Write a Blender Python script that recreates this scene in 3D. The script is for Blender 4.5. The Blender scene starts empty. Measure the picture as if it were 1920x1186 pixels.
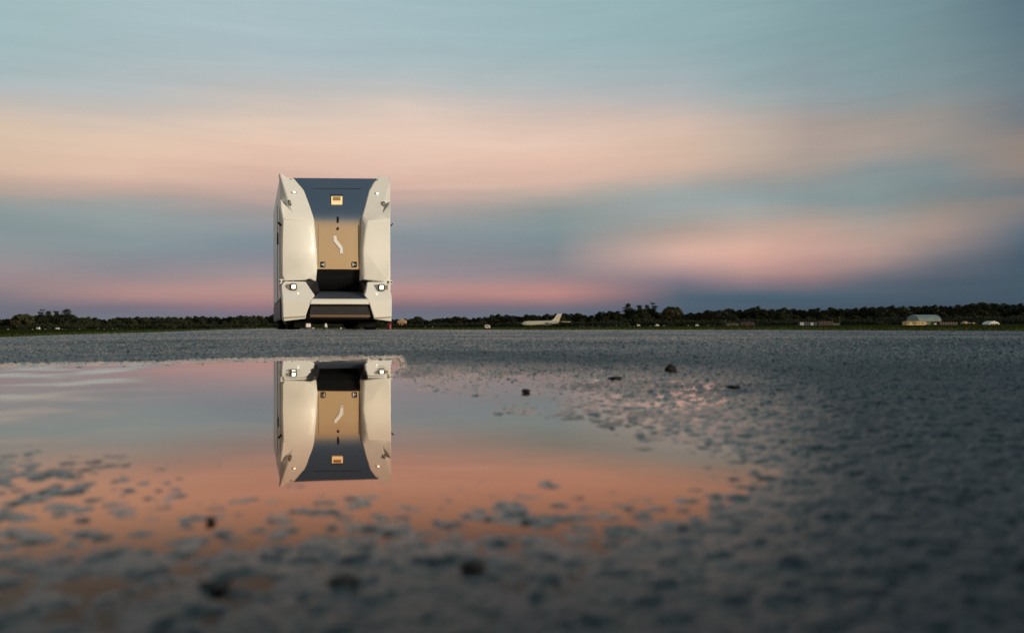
import bpy, bmesh, math, random
import numpy as np
from mathutils import Vector, Matrix, noise as mnoise

SC = bpy.context.scene
COL = SC.collection
R = math.radians
random.seed(7)

# ------------------------------------------------------------------ camera
CAM_H = 0.05                       # the lens is five centimetres above the tarmac
FPX = 1493.0                       # focal length in pixels of the 1920 wide photograph
PITCH = math.atan((612.2 - 593.0) / FPX)
ROLL = R(-0.3)
cd = bpy.data.cameras.new('camera'); cam = bpy.data.objects.new('camera', cd); COL.objects.link(cam)
cd.sensor_width = 36.0; cd.lens = FPX / 1920 * 36
cd.clip_start = 0.01; cd.clip_end = 8000
cd.dof.use_dof = True; cd.dof.focus_distance = 5.0; cd.dof.aperture_fstop = 13
CR = Matrix.Rotation(R(90) + PITCH, 4, 'X') @ Matrix.Rotation(ROLL, 4, 'Z')
cam.matrix_world = Matrix.Translation((0, 0, CAM_H)) @ CR
SC.camera = cam

# ------------------------------------------------------------------ sky
def lin(c):
    return tuple(((v/255)/12.92 if v/255 <= .04045 else ((v/255+.055)/1.055)**2.4) for v in c)

def soften(c, k=.21, g=1.0):
    m = .3*c[0]+.55*c[1]+.15*c[2]; return tuple((v*(1-k)+m*k)*g for v in c)
YS = [0, 100, 170, 220, 270, 320, 350, 380, 430, 480, 520, 550, 575, 595]
SKY = {
 0:    [(158,190,194),(160,188,192),(178,186,187),(207,187,170),(220,188,160),(208,172,150),(183,160,148),(140,148,148),(124,140,144),(138,138,142),(148,130,136),(132,120,128),(110,112,126),(106,110,125)],
 240:  [(165,193,198),(168,190,195),(185,188,188),(207,189,175),(227,194,168),(222,182,158),(195,165,150),(152,154,152),(131,145,148),(125,135,142),(143,130,137),(174,131,128),(122,112,128),(112,115,130)],
 480:  [(168,195,202),(172,192,198),(195,190,186),(220,195,176),(230,192,168),(222,178,158),(205,168,152),(170,150,145),(128,138,145),(125,130,142),(160,137,140),(184,135,130),(150,115,125),(110,110,130)],
 760:  [(158,190,198),(168,190,195),(195,192,188),(222,196,180),(232,194,172),(225,184,164),(212,172,155),(185,158,150),(133,140,145),(133,132,142),(152,134,140),(180,130,128),(122,108,122),(105,112,128)],
 1040: [(150,185,192),(158,186,192),(183,186,186),(207,186,175),(230,192,170),(225,180,160),(203,172,155),(150,150,145),(120,138,142),(122,128,135),(148,126,131),(188,128,123),(122,108,122),(100,108,125)],
 1280: [(142,180,185),(150,178,184),(175,180,182),(208,182,168),(214,180,158),(206,172,152),(168,164,157),(150,160,160),(165,147,138),(207,160,145),(138,120,130),(85,100,118),(75,95,115),(70,90,110)],
 1400: [(138,175,180),(140,172,178),(155,172,174),(187,172,162),(195,172,155),(180,160,148),(153,156,153),(146,158,157),(180,155,142),(212,160,142),(165,130,130),(82,98,116),(72,92,112),(68,88,108)],
 1520: [(128,165,172),(132,162,168),(145,160,165),(166,155,150),(173,155,145),(160,150,142),(138,148,148),(135,145,145),(180,148,135),(190,145,135),(150,118,120),(80,98,115),(68,88,106),(64,86,104)],
 1640: [(120,155,163),(124,158,164),(135,155,160),(155,150,145),(168,152,142),(135,145,146),(130,146,147),(130,143,143),(165,145,135),(170,138,130),(105,105,116),(74,92,110),(66,85,104),(62,83,102)],
 1760: [(112,145,155),(118,148,155),(130,148,152),(150,145,140),(150,143,137),(122,138,142),(122,135,138),(135,132,128),(158,134,125),(118,114,120),(80,92,108),(68,88,105),(62,82,100),(60,80,98)],
 1920: [(88,120,135),(100,128,140),(110,128,138),(118,124,130),(146,130,122),(140,128,124),(108,120,128),(128,122,121),(92,105,118),(68,88,106),(64,86,104),(62,84,102),(60,80,98),(58,78,96)],
}
def horizon_y(px):
    return 612.2 + (960 - px) * math.tan(R(0.3))

world = bpy.data.worlds.new("World"); SC.world = world; world.use_nodes = True
nt = world.node_tree; nt.nodes.clear(); N = nt.nodes; L = nt.links
def math_node(tree, op, a, b=None, c=None, clamp=False):
    n = tree.nodes.new('ShaderNodeMath'); n.operation = op; n.use_clamp = clamp
    for i, v in enumerate((a, b, c)):
        if v is None: continue
        if isinstance(v, (int, float)): n.inputs[i].default_value = v
        else: tree.links.new(v, n.inputs[i])
    return n.outputs[0]
tc = N.new('ShaderNodeTexCoord'); sep = N.new('ShaderNodeSeparateXYZ'); L.new(tc.outputs['Generated'], sep.inputs[0])
dx, dy, dz = sep.outputs
az = math_node(nt, 'ARCTAN2', dx, dy)                    # 0 ahead, positive to the right
elv = math_node(nt, 'DEGREES', math_node(nt, 'ARCSINE', dz))
# slow cloud streaks push the bands up and down
cmb = N.new('ShaderNodeCombineXYZ'); L.new(math_node(nt, 'MULTIPLY', az, 2.6), cmb.inputs[0]); L.new(math_node(nt, 'MULTIPLY', elv, 0.34), cmb.inputs[1])
nz = N.new('ShaderNodeTexNoise'); nz.inputs['Scale'].default_value = 1.1; nz.inputs['Detail'].default_value = 5; nz.inputs['Roughness'].default_value = .45
L.new(cmb.outputs[0], nz.inputs['Vector'])
warp = math_node(nt, 'MULTIPLY', math_node(nt, 'SUBTRACT', nz.outputs['Fac'], .5), 1.7)
cmb2 = N.new('ShaderNodeCombineXYZ'); L.new(math_node(nt, 'ADD', math_node(nt, 'MULTIPLY', az, 5.5), math_node(nt, 'MULTIPLY', elv, -.12)), cmb2.inputs[0]); L.new(math_node(nt, 'MULTIPLY', elv, 1.1), cmb2.inputs[1])
nz2 = N.new('ShaderNodeTexNoise'); nz2.inputs['Scale'].default_value = 1.4; nz2.inputs['Detail'].default_value = 6; nz2.inputs['Roughness'].default_value = .5
L.new(cmb2.outputs[0], nz2.inputs['Vector'])
warp = math_node(nt, 'ADD', warp, math_node(nt, 'MULTIPLY', math_node(nt, 'SUBTRACT', nz2.outputs['Fac'], .5), .85))
soft = math_node(nt, 'MULTIPLY', math_node(nt, 'MULTIPLY', elv, .10, clamp=True), warp)
pos = math_node(nt, 'DIVIDE', math_node(nt, 'ADD', elv, soft), 90.0)
def ramp(stops):
    r = N.new('ShaderNodeValToRGB'); e = r.color_ramp.elements
    e[0].position = stops[0][0]; e[0].color = (*stops[0][1], 1)
    e[1].position = stops[-1][0]; e[1].color = (*stops[-1][1], 1)
    for p, c in stops[1:-1]:
        q = e.new(p); q.color = (*c, 1)
    r.color_ramp.interpolation = 'CARDINAL'
    L.new(pos, r.inputs[0]); return r.outputs[0]
def mixc(f, a, b):
    m = N.new('ShaderNodeMix'); m.data_type = 'RGBA'
    L.new(f, m.inputs[0])
    for s, v in ((m.inputs[6], a), (m.inputs[7], b)):
        if isinstance(v, tuple): s.default_value = (*v, 1)
        else: L.new(v, s)
    return m.outputs[2]
xs = sorted(SKY)
out = None; prev_a = None
for px in xs:
    a = math.atan((px - 960) / FPX); hy = horizon_y(px); st = []
    for y, c, rg_ in zip(YS, SKY[px], (1.0, 1.0, 1.01, 1.02, 1.03, 1.03, 1.03, 1.05, 1.08, 1.07, 1.05, 1.04, 1.03, 1.03)):
        st.append((math.degrees(math.atan((hy - y) / FPX * math.cos(a))) / 90, lin(soften(c, g=1.01*rg_))))
    st.reverse()
    top = SKY[px][0]
    st = [(0.0, lin(soften(SKY[px][-1])))] + st + [(.36, lin(tuple(v*.93 for v in top))), (.6, lin((92, 122, 142))), (1.0, lin((75, 100, 125)))]
    col = ramp(st)
    if out is None: out = col
    else:
        mr = N.new('ShaderNodeMapRange'); mr.interpolation_type = 'LINEAR'
        L.new(az, mr.inputs[0]); mr.inputs[1].default_value = prev_a; mr.inputs[2].default_value = a
        out = mixc(mr.outputs[0], out, col)
    prev_a = a
# torn, finer streaks of cloud
cmb3 = N.new('ShaderNodeCombineXYZ'); L.new(math_node(nt, 'ADD', math_node(nt, 'MULTIPLY', az, 9), math_node(nt, 'MULTIPLY', elv, -.35)), cmb3.inputs[0]); L.new(math_node(nt, 'MULTIPLY', elv, 1.6), cmb3.inputs[1])
nz3 = N.new('ShaderNodeTexNoise'); nz3.inputs['Scale'].default_value = .55; nz3.inputs['Detail'].default_value = 6; nz3.inputs['Roughness'].default_value = .62; nz3.inputs['Distortion'].default_value = .6
L.new(cmb3.outputs[0], nz3.inputs['Vector'])
mr3 = N.new('ShaderNodeMapRange'); L.new(nz3.outputs['Fac'], mr3.inputs[0]); mr3.inputs[1].default_value = .3; mr3.inputs[2].default_value = .7; mr3.inputs[3].default_value = .965; mr3.inputs[4].default_value = 1.035
mul = N.new('ShaderNodeVectorMath'); mul.operation = 'SCALE'; L.new(out, mul.inputs[0]); L.new(mr3.outputs[0], mul.inputs['Scale']); out = mul.outputs[0]
# the afterglow on the opposite side, behind the camera
SUN_AZ = R(118)      # clockwise from +Y
GLOW_AZ = R(160)
back = ramp([(0.0, (1.0, .62, .29)), (.05, (1.0, .64, .31)), (.14, (1.0, .66, .35)), (.20, (.72, .54, .36)), (.28, (.30, .32, .34)), (.40, (.13, .19, .26)), (.7, (.085, .135, .2)), (1.0, lin((75, 100, 125)))])
cosb = math_node(nt, 'COSINE', math_node(nt, 'SUBTRACT', az, GLOW_AZ))
mb = N.new('ShaderNodeMapRange'); mb.interpolation_type = 'SMOOTHSTEP'; L.new(cosb, mb.inputs[0]); mb.inputs[1].default_value = -.45; mb.inputs[2].default_value = .55
out = mixc(mb.outputs[0], out, back)
# physically based dusk sky adds its own share
skyn = N.new('ShaderNodeTexSky'); skyn.sky_type = 'NISHITA'; skyn.sun_disc = False
skyn.sun_elevation = R(2.5); skyn.sun_rotation = SUN_AZ
bg1 = N.new('ShaderNodeBackground'); L.new(out, bg1.inputs[0]); bg1.inputs[1].default_value = 1.0
bg2 = N.new('ShaderNodeBackground'); L.new(skyn.outputs[0], bg2.inputs[0]); bg2.inputs[1].default_value = 0.05
mxs = N.new('ShaderNodeMixShader'); mxs.inputs[0].default_value = .05
L.new(bg1.outputs[0], mxs.inputs[1]); L.new(bg2.outputs[0], mxs.inputs[2])
wo = N.new('ShaderNodeOutputWorld'); L.new(mxs.outputs[0], wo.inputs[0])

# ------------------------------------------------------------------ sun (low, behind the camera)
sd = bpy.data.lights.new('sun', 'SUN'); sun = bpy.data.objects.new('sun', sd); COL.objects.link(sun)
sd.energy = 3.3; sd.angle = R(12); sd.color = (1.0, .90, .72)
sv = Vector((math.sin(SUN_AZ), math.cos(SUN_AZ), math.tan(R(3.5))))
sun.rotation_euler = sv.to_track_quat('Z', 'Y').to_euler(); sun.location = (0, -5, 8)

SC.view_settings.view_transform = 'Standard'; SC.view_settings.look = 'None'
SC.view_settings.exposure = 0; SC.view_settings.gamma = 1
SC.cycles.max_bounces = 6; SC.cycles.glossy_bounces = 4; SC.cycles.diffuse_bounces = 2
SC.cycles.caustics_reflective = False; SC.cycles.caustics_refractive = False
SC.cycles.use_denoising = True

# ------------------------------------------------------------------ materials
MATS = {}
def mat(name, color, rough=.5, metal=0, spec=.5, var=0, vscale=8, bump=0, bscale=60, coat=0, emit=None, estr=0, dark=None):
    if name in MATS: return MATS[name]
    m = bpy.data.materials.new(name); m.use_nodes = True; t = m.node_tree
    b = t.nodes['Principled BSDF']
    b.inputs['Base Color'].default_value = (*color, 1); b.inputs['Roughness'].default_value = rough
    b.inputs['Metallic'].default_value = metal; b.inputs['Specular IOR Level'].default_value = spec
    b.inputs['Coat Weight'].default_value = coat; b.inputs['Coat Roughness'].default_value = .08
    if emit: b.inputs['Emission Color'].default_value = (*emit, 1); b.inputs['Emission Strength'].default_value = estr
    co = t.nodes.new('ShaderNodeTexCoord')
    if var:
        n = t.nodes.new('ShaderNodeTexNoise'); n.inputs['Scale'].default_value = vscale; n.inputs['Detail'].default_value = 6
        t.links.new(co.outputs['Object'], n.inputs['Vector'])
        r = t.nodes.new('ShaderNodeValToRGB'); r.color_ramp.elements[0].position = .3; r.color_ramp.elements[1].position = .7
        lo = dark or tuple(c*(1-var) for c in color)
        r.color_ramp.elements[0].color = (*lo, 1); r.color_ramp.elements[1].color = (*(min(1, c*(1+var*.6)) for c in color), 1)
        t.links.new(n.outputs['Fac'], r.inputs[0]); t.links.new(r.outputs[0], b.inputs['Base Color'])
        mr = t.nodes.new('ShaderNodeMapRange'); t.links.new(n.outputs['Fac'], mr.inputs[0])
        mr.inputs[3].default_value = max(.02, rough*.75); mr.inputs[4].default_value = min(1, rough*1.25)
        t.links.new(mr.outputs[0], b.inputs['Roughness'])
    if bump:
        n = t.nodes.new('ShaderNodeTexNoise'); n.inputs['Scale'].default_value = bscale; n.inputs['Detail'].default_value = 5
        t.links.new(co.outputs['Object'], n.inputs['Vector'])
        bp = t.nodes.new('ShaderNodeBump'); bp.inputs['Strength'].default_value = bump; bp.inputs['Distance'].default_value = 1.0/bscale
        t.links.new(n.outputs['Fac'], bp.inputs['Height']); t.links.new(bp.outputs[0], b.inputs['Normal'])
    MATS[name] = m; return m

def asphalt_material():
    m = bpy.data.materials.new('wet_asphalt'); m.use_nodes = True; t = m.node_tree; b = t.nodes['Principled BSDF']
    co = t.nodes.new('ShaderNodeTexCoord')
    v = t.nodes.new('ShaderNodeTexVoronoi'); v.inputs['Scale'].default_value = 95; t.links.new(co.outputs['Object'], v.inputs['Vector'])
    hs = t.nodes.new('ShaderNodeSeparateColor'); t.links.new(v.outputs['Color'], hs.inputs[0])
    gr = t.nodes.new('ShaderNodeAttribute'); gr.attribute_name = 'grain'; wt = t.nodes.new('ShaderNodeAttribute'); wt.attribute_name = 'wet'
    r = t.nodes.new('ShaderNodeValToRGB'); e = r.color_ramp.elements
    e[0].position = 0; e[0].color = (.008, .011, .013, 1); e[1].position = 1; e[1].color = (.13, .16, .175, 1)
    q = e.new(.55); q.color = (.020, .026, .029, 1)
    mg = t.nodes.new('ShaderNodeMath'); mg.operation = 'MULTIPLY_ADD'; t.links.new(hs.outputs[0], mg.inputs[0]); mg.inputs[1].default_value = .38
    mg2 = t.nodes.new('ShaderNodeMath'); mg2.operation = 'MULTIPLY'; t.links.new(gr.outputs['Fac'], mg2.inputs[0]); mg2.inputs[1].default_value = .6; t.links.new(mg2.outputs[0], mg.inputs[2])
    t.links.new(mg.outputs[0], r.inputs[0])
    n = t.nodes.new('ShaderNodeTexNoise'); n.inputs['Scale'].default_value = 1.3; n.inputs['Detail'].default_value = 8; t.links.new(co.outputs['Object'], n.inputs['Vector'])
    mx = t.nodes.new('ShaderNodeMix'); mx.data_type = 'RGBA'; mx.blend_type = 'MULTIPLY'; mx.inputs[0].default_value = 1
    r2 = t.nodes.new('ShaderNodeValToRGB'); r2.color_ramp.elements[0].position = .3; r2.color_ramp.elements[0].color = (.6, .62, .64, 1); r2.color_ramp.elements[1].position = .7; r2.color_ramp.elements[1].color = (1.3, 1.3, 1.3, 1)
    t.links.new(n.outputs['Fac'], r2.inputs[0]); t.links.new(r.outputs[0], mx.inputs[6]); t.links.new(r2.outputs[0], mx.inputs[7])
    t.links.new(mx.outputs[2], b.inputs['Base Color'])
    mr = t.nodes.new('ShaderNodeMapRange'); t.links.new(n.outputs['Fac'], mr.inputs[0]); mr.inputs[1].default_value = .35; mr.inputs[2].default_value = .65
    mr.inputs[3].default_value = .26; mr.inputs[4].default_value = .5
    mw = t.nodes.new('ShaderNodeMix'); mw.data_type = 'FLOAT'; t.links.new(wt.outputs['Fac'], mw.inputs[0]); t.links.new(mr.outputs[0], mw.inputs[2]); mw.inputs[3].default_value = .13
    t.links.new(mw.outputs[0], b.inputs['Roughness'])
    cw = t.nodes.new('ShaderNodeMath'); cw.operation = 'MULTIPLY'; t.links.new(wt.outputs['Fac'], cw.inputs[0]); cw.inputs[1].default_value = 1.0
    t.links.new(cw.outputs[0], b.inputs['Coat Weight']); b.inputs['Coat Roughness'].default_value = .10; b.inputs['Coat IOR'].default_value = 1.33; b.inputs['Coat Tint'].default_value = (1, .84, .75, 1)
    n2 = t.nodes.new('ShaderNodeTexNoise'); n2.inputs['Scale'].default_value = 420; n2.inputs['Detail'].default_value = 3; t.links.new(co.outputs['Object'], n2.inputs['Vector'])
    n3 = t.nodes.new('ShaderNodeTexNoise'); n3.inputs['Scale'].default_value = 28; n3.inputs['Detail'].default_value = 6; n3.inputs['Roughness'].default_value = .7; t.links.new(co.outputs['Object'], n3.inputs['Vector'])
    bp = t.nodes.new('ShaderNodeBump'); bp.inputs['Strength'].default_value = .35; bp.inputs['Distance'].default_value = .0012; t.links.new(n2.outputs['Fac'], bp.inputs['Height'])
    bp2 = t.nodes.new('ShaderNodeBump'); bp2.inputs['Strength'].default_value = .5; bp2.inputs['Distance'].default_value = .02; t.links.new(n3.outputs['Fac'], bp2.inputs['Height'])
    t.links.new(bp.outputs[0], bp2.inputs['Normal']); t.links.new(bp2.outputs[0], b.inputs['Normal'])
    b.inputs['Specular IOR Level'].default_value = .38
    return m

def water_material():
    m = bpy.data.materials.new('puddle_water'); m.use_nodes = True; t = m.node_tree; t.nodes.clear()
    o = t.nodes.new('ShaderNodeOutputMaterial')
    g = t.nodes.new('ShaderNodeBsdfGlossy'); g.inputs['Color'].default_value = (.96, .78, .68, 1); g.inputs['Roughness'].default_value = .012
    d = t.nodes.new('ShaderNodeBsdfTransparent'); d.inputs['Color'].default_value = (.38, .38, .38, 1)
    co = t.nodes.new('ShaderNodeTexCoord'); n = t.nodes.new('ShaderNodeTexNoise'); n.inputs['Scale'].default_value = 9; n.inputs['Detail'].default_value = 2
    t.links.new(co.outputs['Object'], n.inputs['Vector'])
    bp = t.nodes.new('ShaderNodeBump'); bp.inputs['Strength'].default_value = .04; bp.inputs['Distance'].default_value = .004
    t.links.new(n.outputs['Fac'], bp.inputs['Height']); t.links.new(bp.outputs[0], g.inputs['Normal'])
    # a silty film roughens the water along its left shore
    sp = t.nodes.new('ShaderNodeSeparateXYZ'); t.links.new(co.outputs['Object'], sp.inputs[0])
    ed_ = math_node(t, 'MULTIPLY', math_node(t, 'ADD', math_node(t, 'MULTIPLY', sp.outputs[1], .36), sp.outputs[0]), -7.0, clamp=True)
    n4 = t.nodes.new('ShaderNodeTexNoise'); n4.inputs['Scale'].default_value = 11; n4.inputs['Detail'].default_value = 4; t.links.new(co.outputs['Object'], n4.inputs['Vector'])
    pat = math_node(t, 'MULTIPLY', math_node(t, 'SUBTRACT', n4.outputs['Fac'], .36), 3.2, clamp=True)
    ro = math_node(t, 'MULTIPLY_ADD', math_node(t, 'MULTIPLY', ed_, pat), .30, .012); t.links.new(ro, g.inputs['Roughness'])
    f = t.nodes.new('ShaderNodeFresnel'); f.inputs['IOR'].default_value = 1.33
    mr = t.nodes.new('ShaderNodeValToRGB'); t.links.new(f.outputs[0], mr.inputs[0]); e = mr.color_ramp.elements
    e[0].position = .08; e[0].color = (.03,)*3+(1,); e[1].position = 1; e[1].color = (1, 1, 1, 1)
    for p, v in ((.14, .07), (.21, .20), (.31, .56), (.5, .87)): q = e.new(p); q.color = (v, v, v, 1)
    tr_ = t.nodes.new('ShaderNodeValToRGB'); t.links.new(f.outputs[0], tr_.inputs[0]); e = tr_.color_ramp.elements
    e[0].position = .2; e[0].color = (1, .62, .46, 1); e[1].position = .75; e[1].color = (.98, .96, .93, 1); q = e.new(.31); q.color = (1, .66, .52, 1); q = e.new(.5); q.color = (.98, .88, .80, 1)
    t.links.new(tr_.outputs[0], g.inputs['Color'])
    x = t.nodes.new('ShaderNodeMixShader'); t.links.new(mr.outputs[0], x.inputs[0]); t.links.new(d.outputs[0], x.inputs[1]); t.links.new(g.outputs[0], x.inputs[2])
    t.links.new(x.outputs[0], o.inputs[0]); return m

# ------------------------------------------------------------------ object helpers
def link(name, me, parent=None, m=None, smooth=False):
    o = bpy.data.objects.new(name, me); COL.objects.link(o)
    if m: me.materials.append(m)
    if parent is not None: o.parent = parent
    if smooth: me.polygons.foreach_set('use_smooth', [True]*len(me.polygons))
    return o
def empty(name, loc=(0, 0, 0), rz=0, rot=None):
    o = bpy.data.objects.new(name, None); COL.objects.link(o); o.location = loc; o.rotation_euler = rot or (0, 0, rz); o.empty_display_size = .2
    return o
def tag(o, label=None, cat=None, group=None, kind=None):
    if label: o['label'] = label
    if cat: o['category'] = cat
    if group: o['group'] = group
    if kind: o['kind'] = kind
    return o
def copy_tree(o, parent=None):
    c = o.copy(); COL.objects.link(c)
    if parent is not None: c.parent = parent
    for ch in list(o.children): copy_tree(ch, c)
    return c
class MB:
    """collects shapes and links them as one mesh"""
    def __init__(s): s.v = []; s.f = []
    def add(s, vs, fs):
        k = len(s.v); s.v += [tuple(v) for v in vs]; s.f += [tuple(i+k for i in f) for f in fs]; return s
    def box(s, x0, x1, y0, y1, z0, z1):
        return s.add([(x0,y0,z0),(x1,y0,z0),(x1,y1,z0),(x0,y1,z0),(x0,y0,z1),(x1,y0,z1),(x1,y1,z1),(x0,y1,z1)],
                     [(0,3,2,1),(4,5,6,7),(0,1,5,4),(1,2,6,5),(2,3,7,6),(3,0,4,7)])
    def tube(s, pts, rads, n=12, cap=True):
        pts = [Vector(p) for p in pts]; rings = []
        for i, p in enumerate(pts):
            d = (pts[min(i+1, len(pts)-1)] - pts[max(i-1, 0)]).normalized()
            a = Vector((0, 0, 1)) if abs(d.z) < .9 else Vector((1, 0, 0))
            u = d.cross(a).normalized(); w = d.cross(u)
            r = rads[i] if isinstance(rads, (list, tuple)) else rads
            rings.append([p + (u*math.cos(2*math.pi*k/n) + w*math.sin(2*math.pi*k/n))*r for k in range(n)])
        vs = [v for r_ in rings for v in r_]; fs = []
        for i in range(len(rings)-1):
            for k in range(n):
                fs.append((i*n+k, i*n+(k+1) % n, (i+1)*n+(k+1) % n, (i+1)*n+k))
        if cap: fs += [tuple(range(n))[::-1], tuple((len(rings)-1)*n+k for k in range(n))]
        return s.add(vs, fs)
    def extrude(s, outline, axis_vec):
        n = len(outline); a = Vector(axis_vec)
        vs = [Vector(p) for p in outline] + [Vector(p)+a for p in outline]
        return s.add(vs, [tuple(range(n)), tuple(range(2*n-1, n-1, -1))] + [(i, i+n, (i+1) % n+n, (i+1) % n) for i in range(n)])
    def shell(s, verts, faces, back):
        """front faces plus side walls carried back to local y = back"""
        k = len(verts); vs = list(verts) + [(v[0], back, v[2]) for v in verts]; cnt = {}
        for f in faces:
            for i in range(len(f)):
                e = (f[i], f[(i+1) % len(f)]); cnt[tuple(sorted(e))] = cnt.get(tuple(sorted(e)), []) + [e]
        fs = list(faces)
        for e, l in cnt.items():
            if len(l) == 1:
                a, b = l[0]; fs.append((b, a, a+k, b+k))
        return s.add(vs, fs)
    def build(s, name, m, parent=None, bevel=0, seg=2, smooth=False, sharp=35):
        me = bpy.data.meshes.new(name); me.from_pydata(s.v, [], s.f); me.update()
        bm = bmesh.new(); bm.from_mesh(me); bmesh.ops.recalc_face_normals(bm, faces=bm.faces)
        if bevel:
            ed = [e for e in bm.edges if len(e.link_faces) == 2 and e.calc_face_angle(0) > R(12)]
            bmesh.ops.bevel(bm, geom=ed, offset=bevel, segments=seg, affect='EDGES', clamp_overlap=True)
        bm.to_mesh(me); bm.free()
        o = link(name, me, parent, m)
        if smooth or bevel:
            me.polygons.foreach_set('use_smooth', [True]*len(me.polygons))
            try: me.set_sharp_from_angle(angle=R(sharp))
            except Exception: pass
        return o

# ------------------------------------------------------------------ the ground
EDGE_PX = [-400, 0, 100, 200, 300, 400, 500, 735, 960, 1180, 1440, 1660, 1920, 2300]
EDGE_Y  = [650, 634, 629.5, 626, 623, 619.3, 616.2, 618.8, 619.5, 619.3, 619.6, 620.5, 621, 622]
EDGE_R = 70.0
def edge_off(tanaz):
    px = 960 + tanaz*FPX
    return np.maximum(np.interp(px, EDGE_PX, EDGE_Y) - (612.2 + (960-np.clip(px, -400, 2300))*math.tan(R(.3))), 1.2)
def tarmac_z(X, Y):
    r = np.hypot(X, Y); t = np.where(Y > 1e-6, X/np.maximum(Y, 1e-6), np.sign(X)*9)
    s = edge_off(np.clip(t, -2, 2))/FPX
    return CAM_H - np.sqrt(CAM_H**2 + (s*np.maximum(r-1.5, 0))**2)
def ground_z(X, Y):
    X = np.asarray(X, float); Y = np.asarray(Y, float); r = np.hypot(X, Y)
    k = np.clip(EDGE_R/np.maximum(r, 1e-6), 0, 1)
    ze = tarmac_z(X*k, Y*k)
    return np.where(r < EDGE_R, tarmac_z(X, Y), ze*np.clip(1-(r-EDGE_R)/380, 0, 1))
def at(px, depth):
    """a point on the ground in the direction of image column px, depth metres ahead"""
    x = (px-960)/FPX*depth
    return Vector((x, depth, float(ground_z(x, depth))))
def px_m(depth): return depth/FPX

def hash2(ix, iy, k):
    h = (ix.astype(np.int64)*374761393 + iy.astype(np.int64)*668265263 + k*974634777) & 0xffffffff
    h = ((h ^ (h >> 13))*1274126177) & 0xffffffff
    return ((h ^ (h >> 16)) & 0xffff)/65535.0
def vnoise(x, y, k):
    ix = np.floor(x); iy = np.floor(y); fx = x-ix; fy = y-iy; fx = fx*fx*(3-2*fx); fy = fy*fy*(3-2*fy)
    a = hash2(ix, iy, k); b = hash2(ix+1, iy, k); c = hash2(ix, iy+1, k); d = hash2(ix+1, iy+1, k)
    return (a*(1-fx)+b*fx)*(1-fy) + (c*(1-fx)+d*fx)*fy
def stones(X, Y, cell, k, fill=.75):
    """dome shaped aggregate stones, one per cell; returns 0..1"""
    x = X/cell; y = Y/cell; ix = np.floor(x); iy = np.floor(y); h = np.zeros_like(X)
    for a in (-1, 0, 1):
        for b in (-1, 0, 1):
            cx = ix+a; cy = iy+b
            ox = cx+hash2(cx, cy, k); oy = cy+hash2(cx, cy, k+1); rr = .32+.42*hash2(cx, cy, k+2); top = .35+.65*hash2(cx, cy, k+3)
            on = hash2(cx, cy, k+4) < fill; an = hash2(cx, cy, k+5)*math.pi
            ux = x-ox; uy = y-oy; ca = np.cos(an); sa = np.sin(an)
            d = ((ux*ca+uy*sa)/rr)**2 + ((-ux*sa+uy*ca)/(rr*.72))**2
            h = np.maximum(h, np.where(on, np.sqrt(np.clip(1-d, 0, 1))**.8*top, 0))
    return h
POND = [(-700,700),(-200,688),(0,683),(250,679),(520,673),(742,670),(752,690),(735,705),(775,722),(880,752),(1000,770),(1110,795),(1200,824),(1255,852),(1235,890),(1110,908),(940,902),(740,878),(560,880),(430,878),(320,872),(190,856),(40,835),(-150,830),(-500,800)]
def pond_coord(X, Y):
    Y = np.maximum(Y, .02); px = 960 + X/Y*FPX; off = FPX*CAM_H/Y
    return px, 260*np.log(off)
def pond_dist(X, Y):
    """signed distance to the shoreline, negative in the water"""
    px, v = pond_coord(X, Y)
    poly = [(a, 260*math.log(b-612.2)) for a, b in POND]
    d = np.full(px.shape, 1e9); inside = np.zeros(px.shape, bool)
    for i in range(len(poly)):
        x0, y0 = poly[i]; x1, y1 = poly[(i+1) % len(poly)]
        ex, ey = x1-x0, y1-y0; t = np.clip(((px-x0)*ex+(v-y0)*ey)/(ex*ex+ey*ey), 0, 1)
        d = np.minimum(d, np.hypot(px-x0-t*ex, v-y0-t*ey))
        c = ((y0 > v) != (y1 > v)) & (px < (x1-x0)*(v-y0)/((y1-y0) if y1 != y0 else 1e-9)+x0)
        inside ^= c
    return np.where(inside, -d, d)

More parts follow.
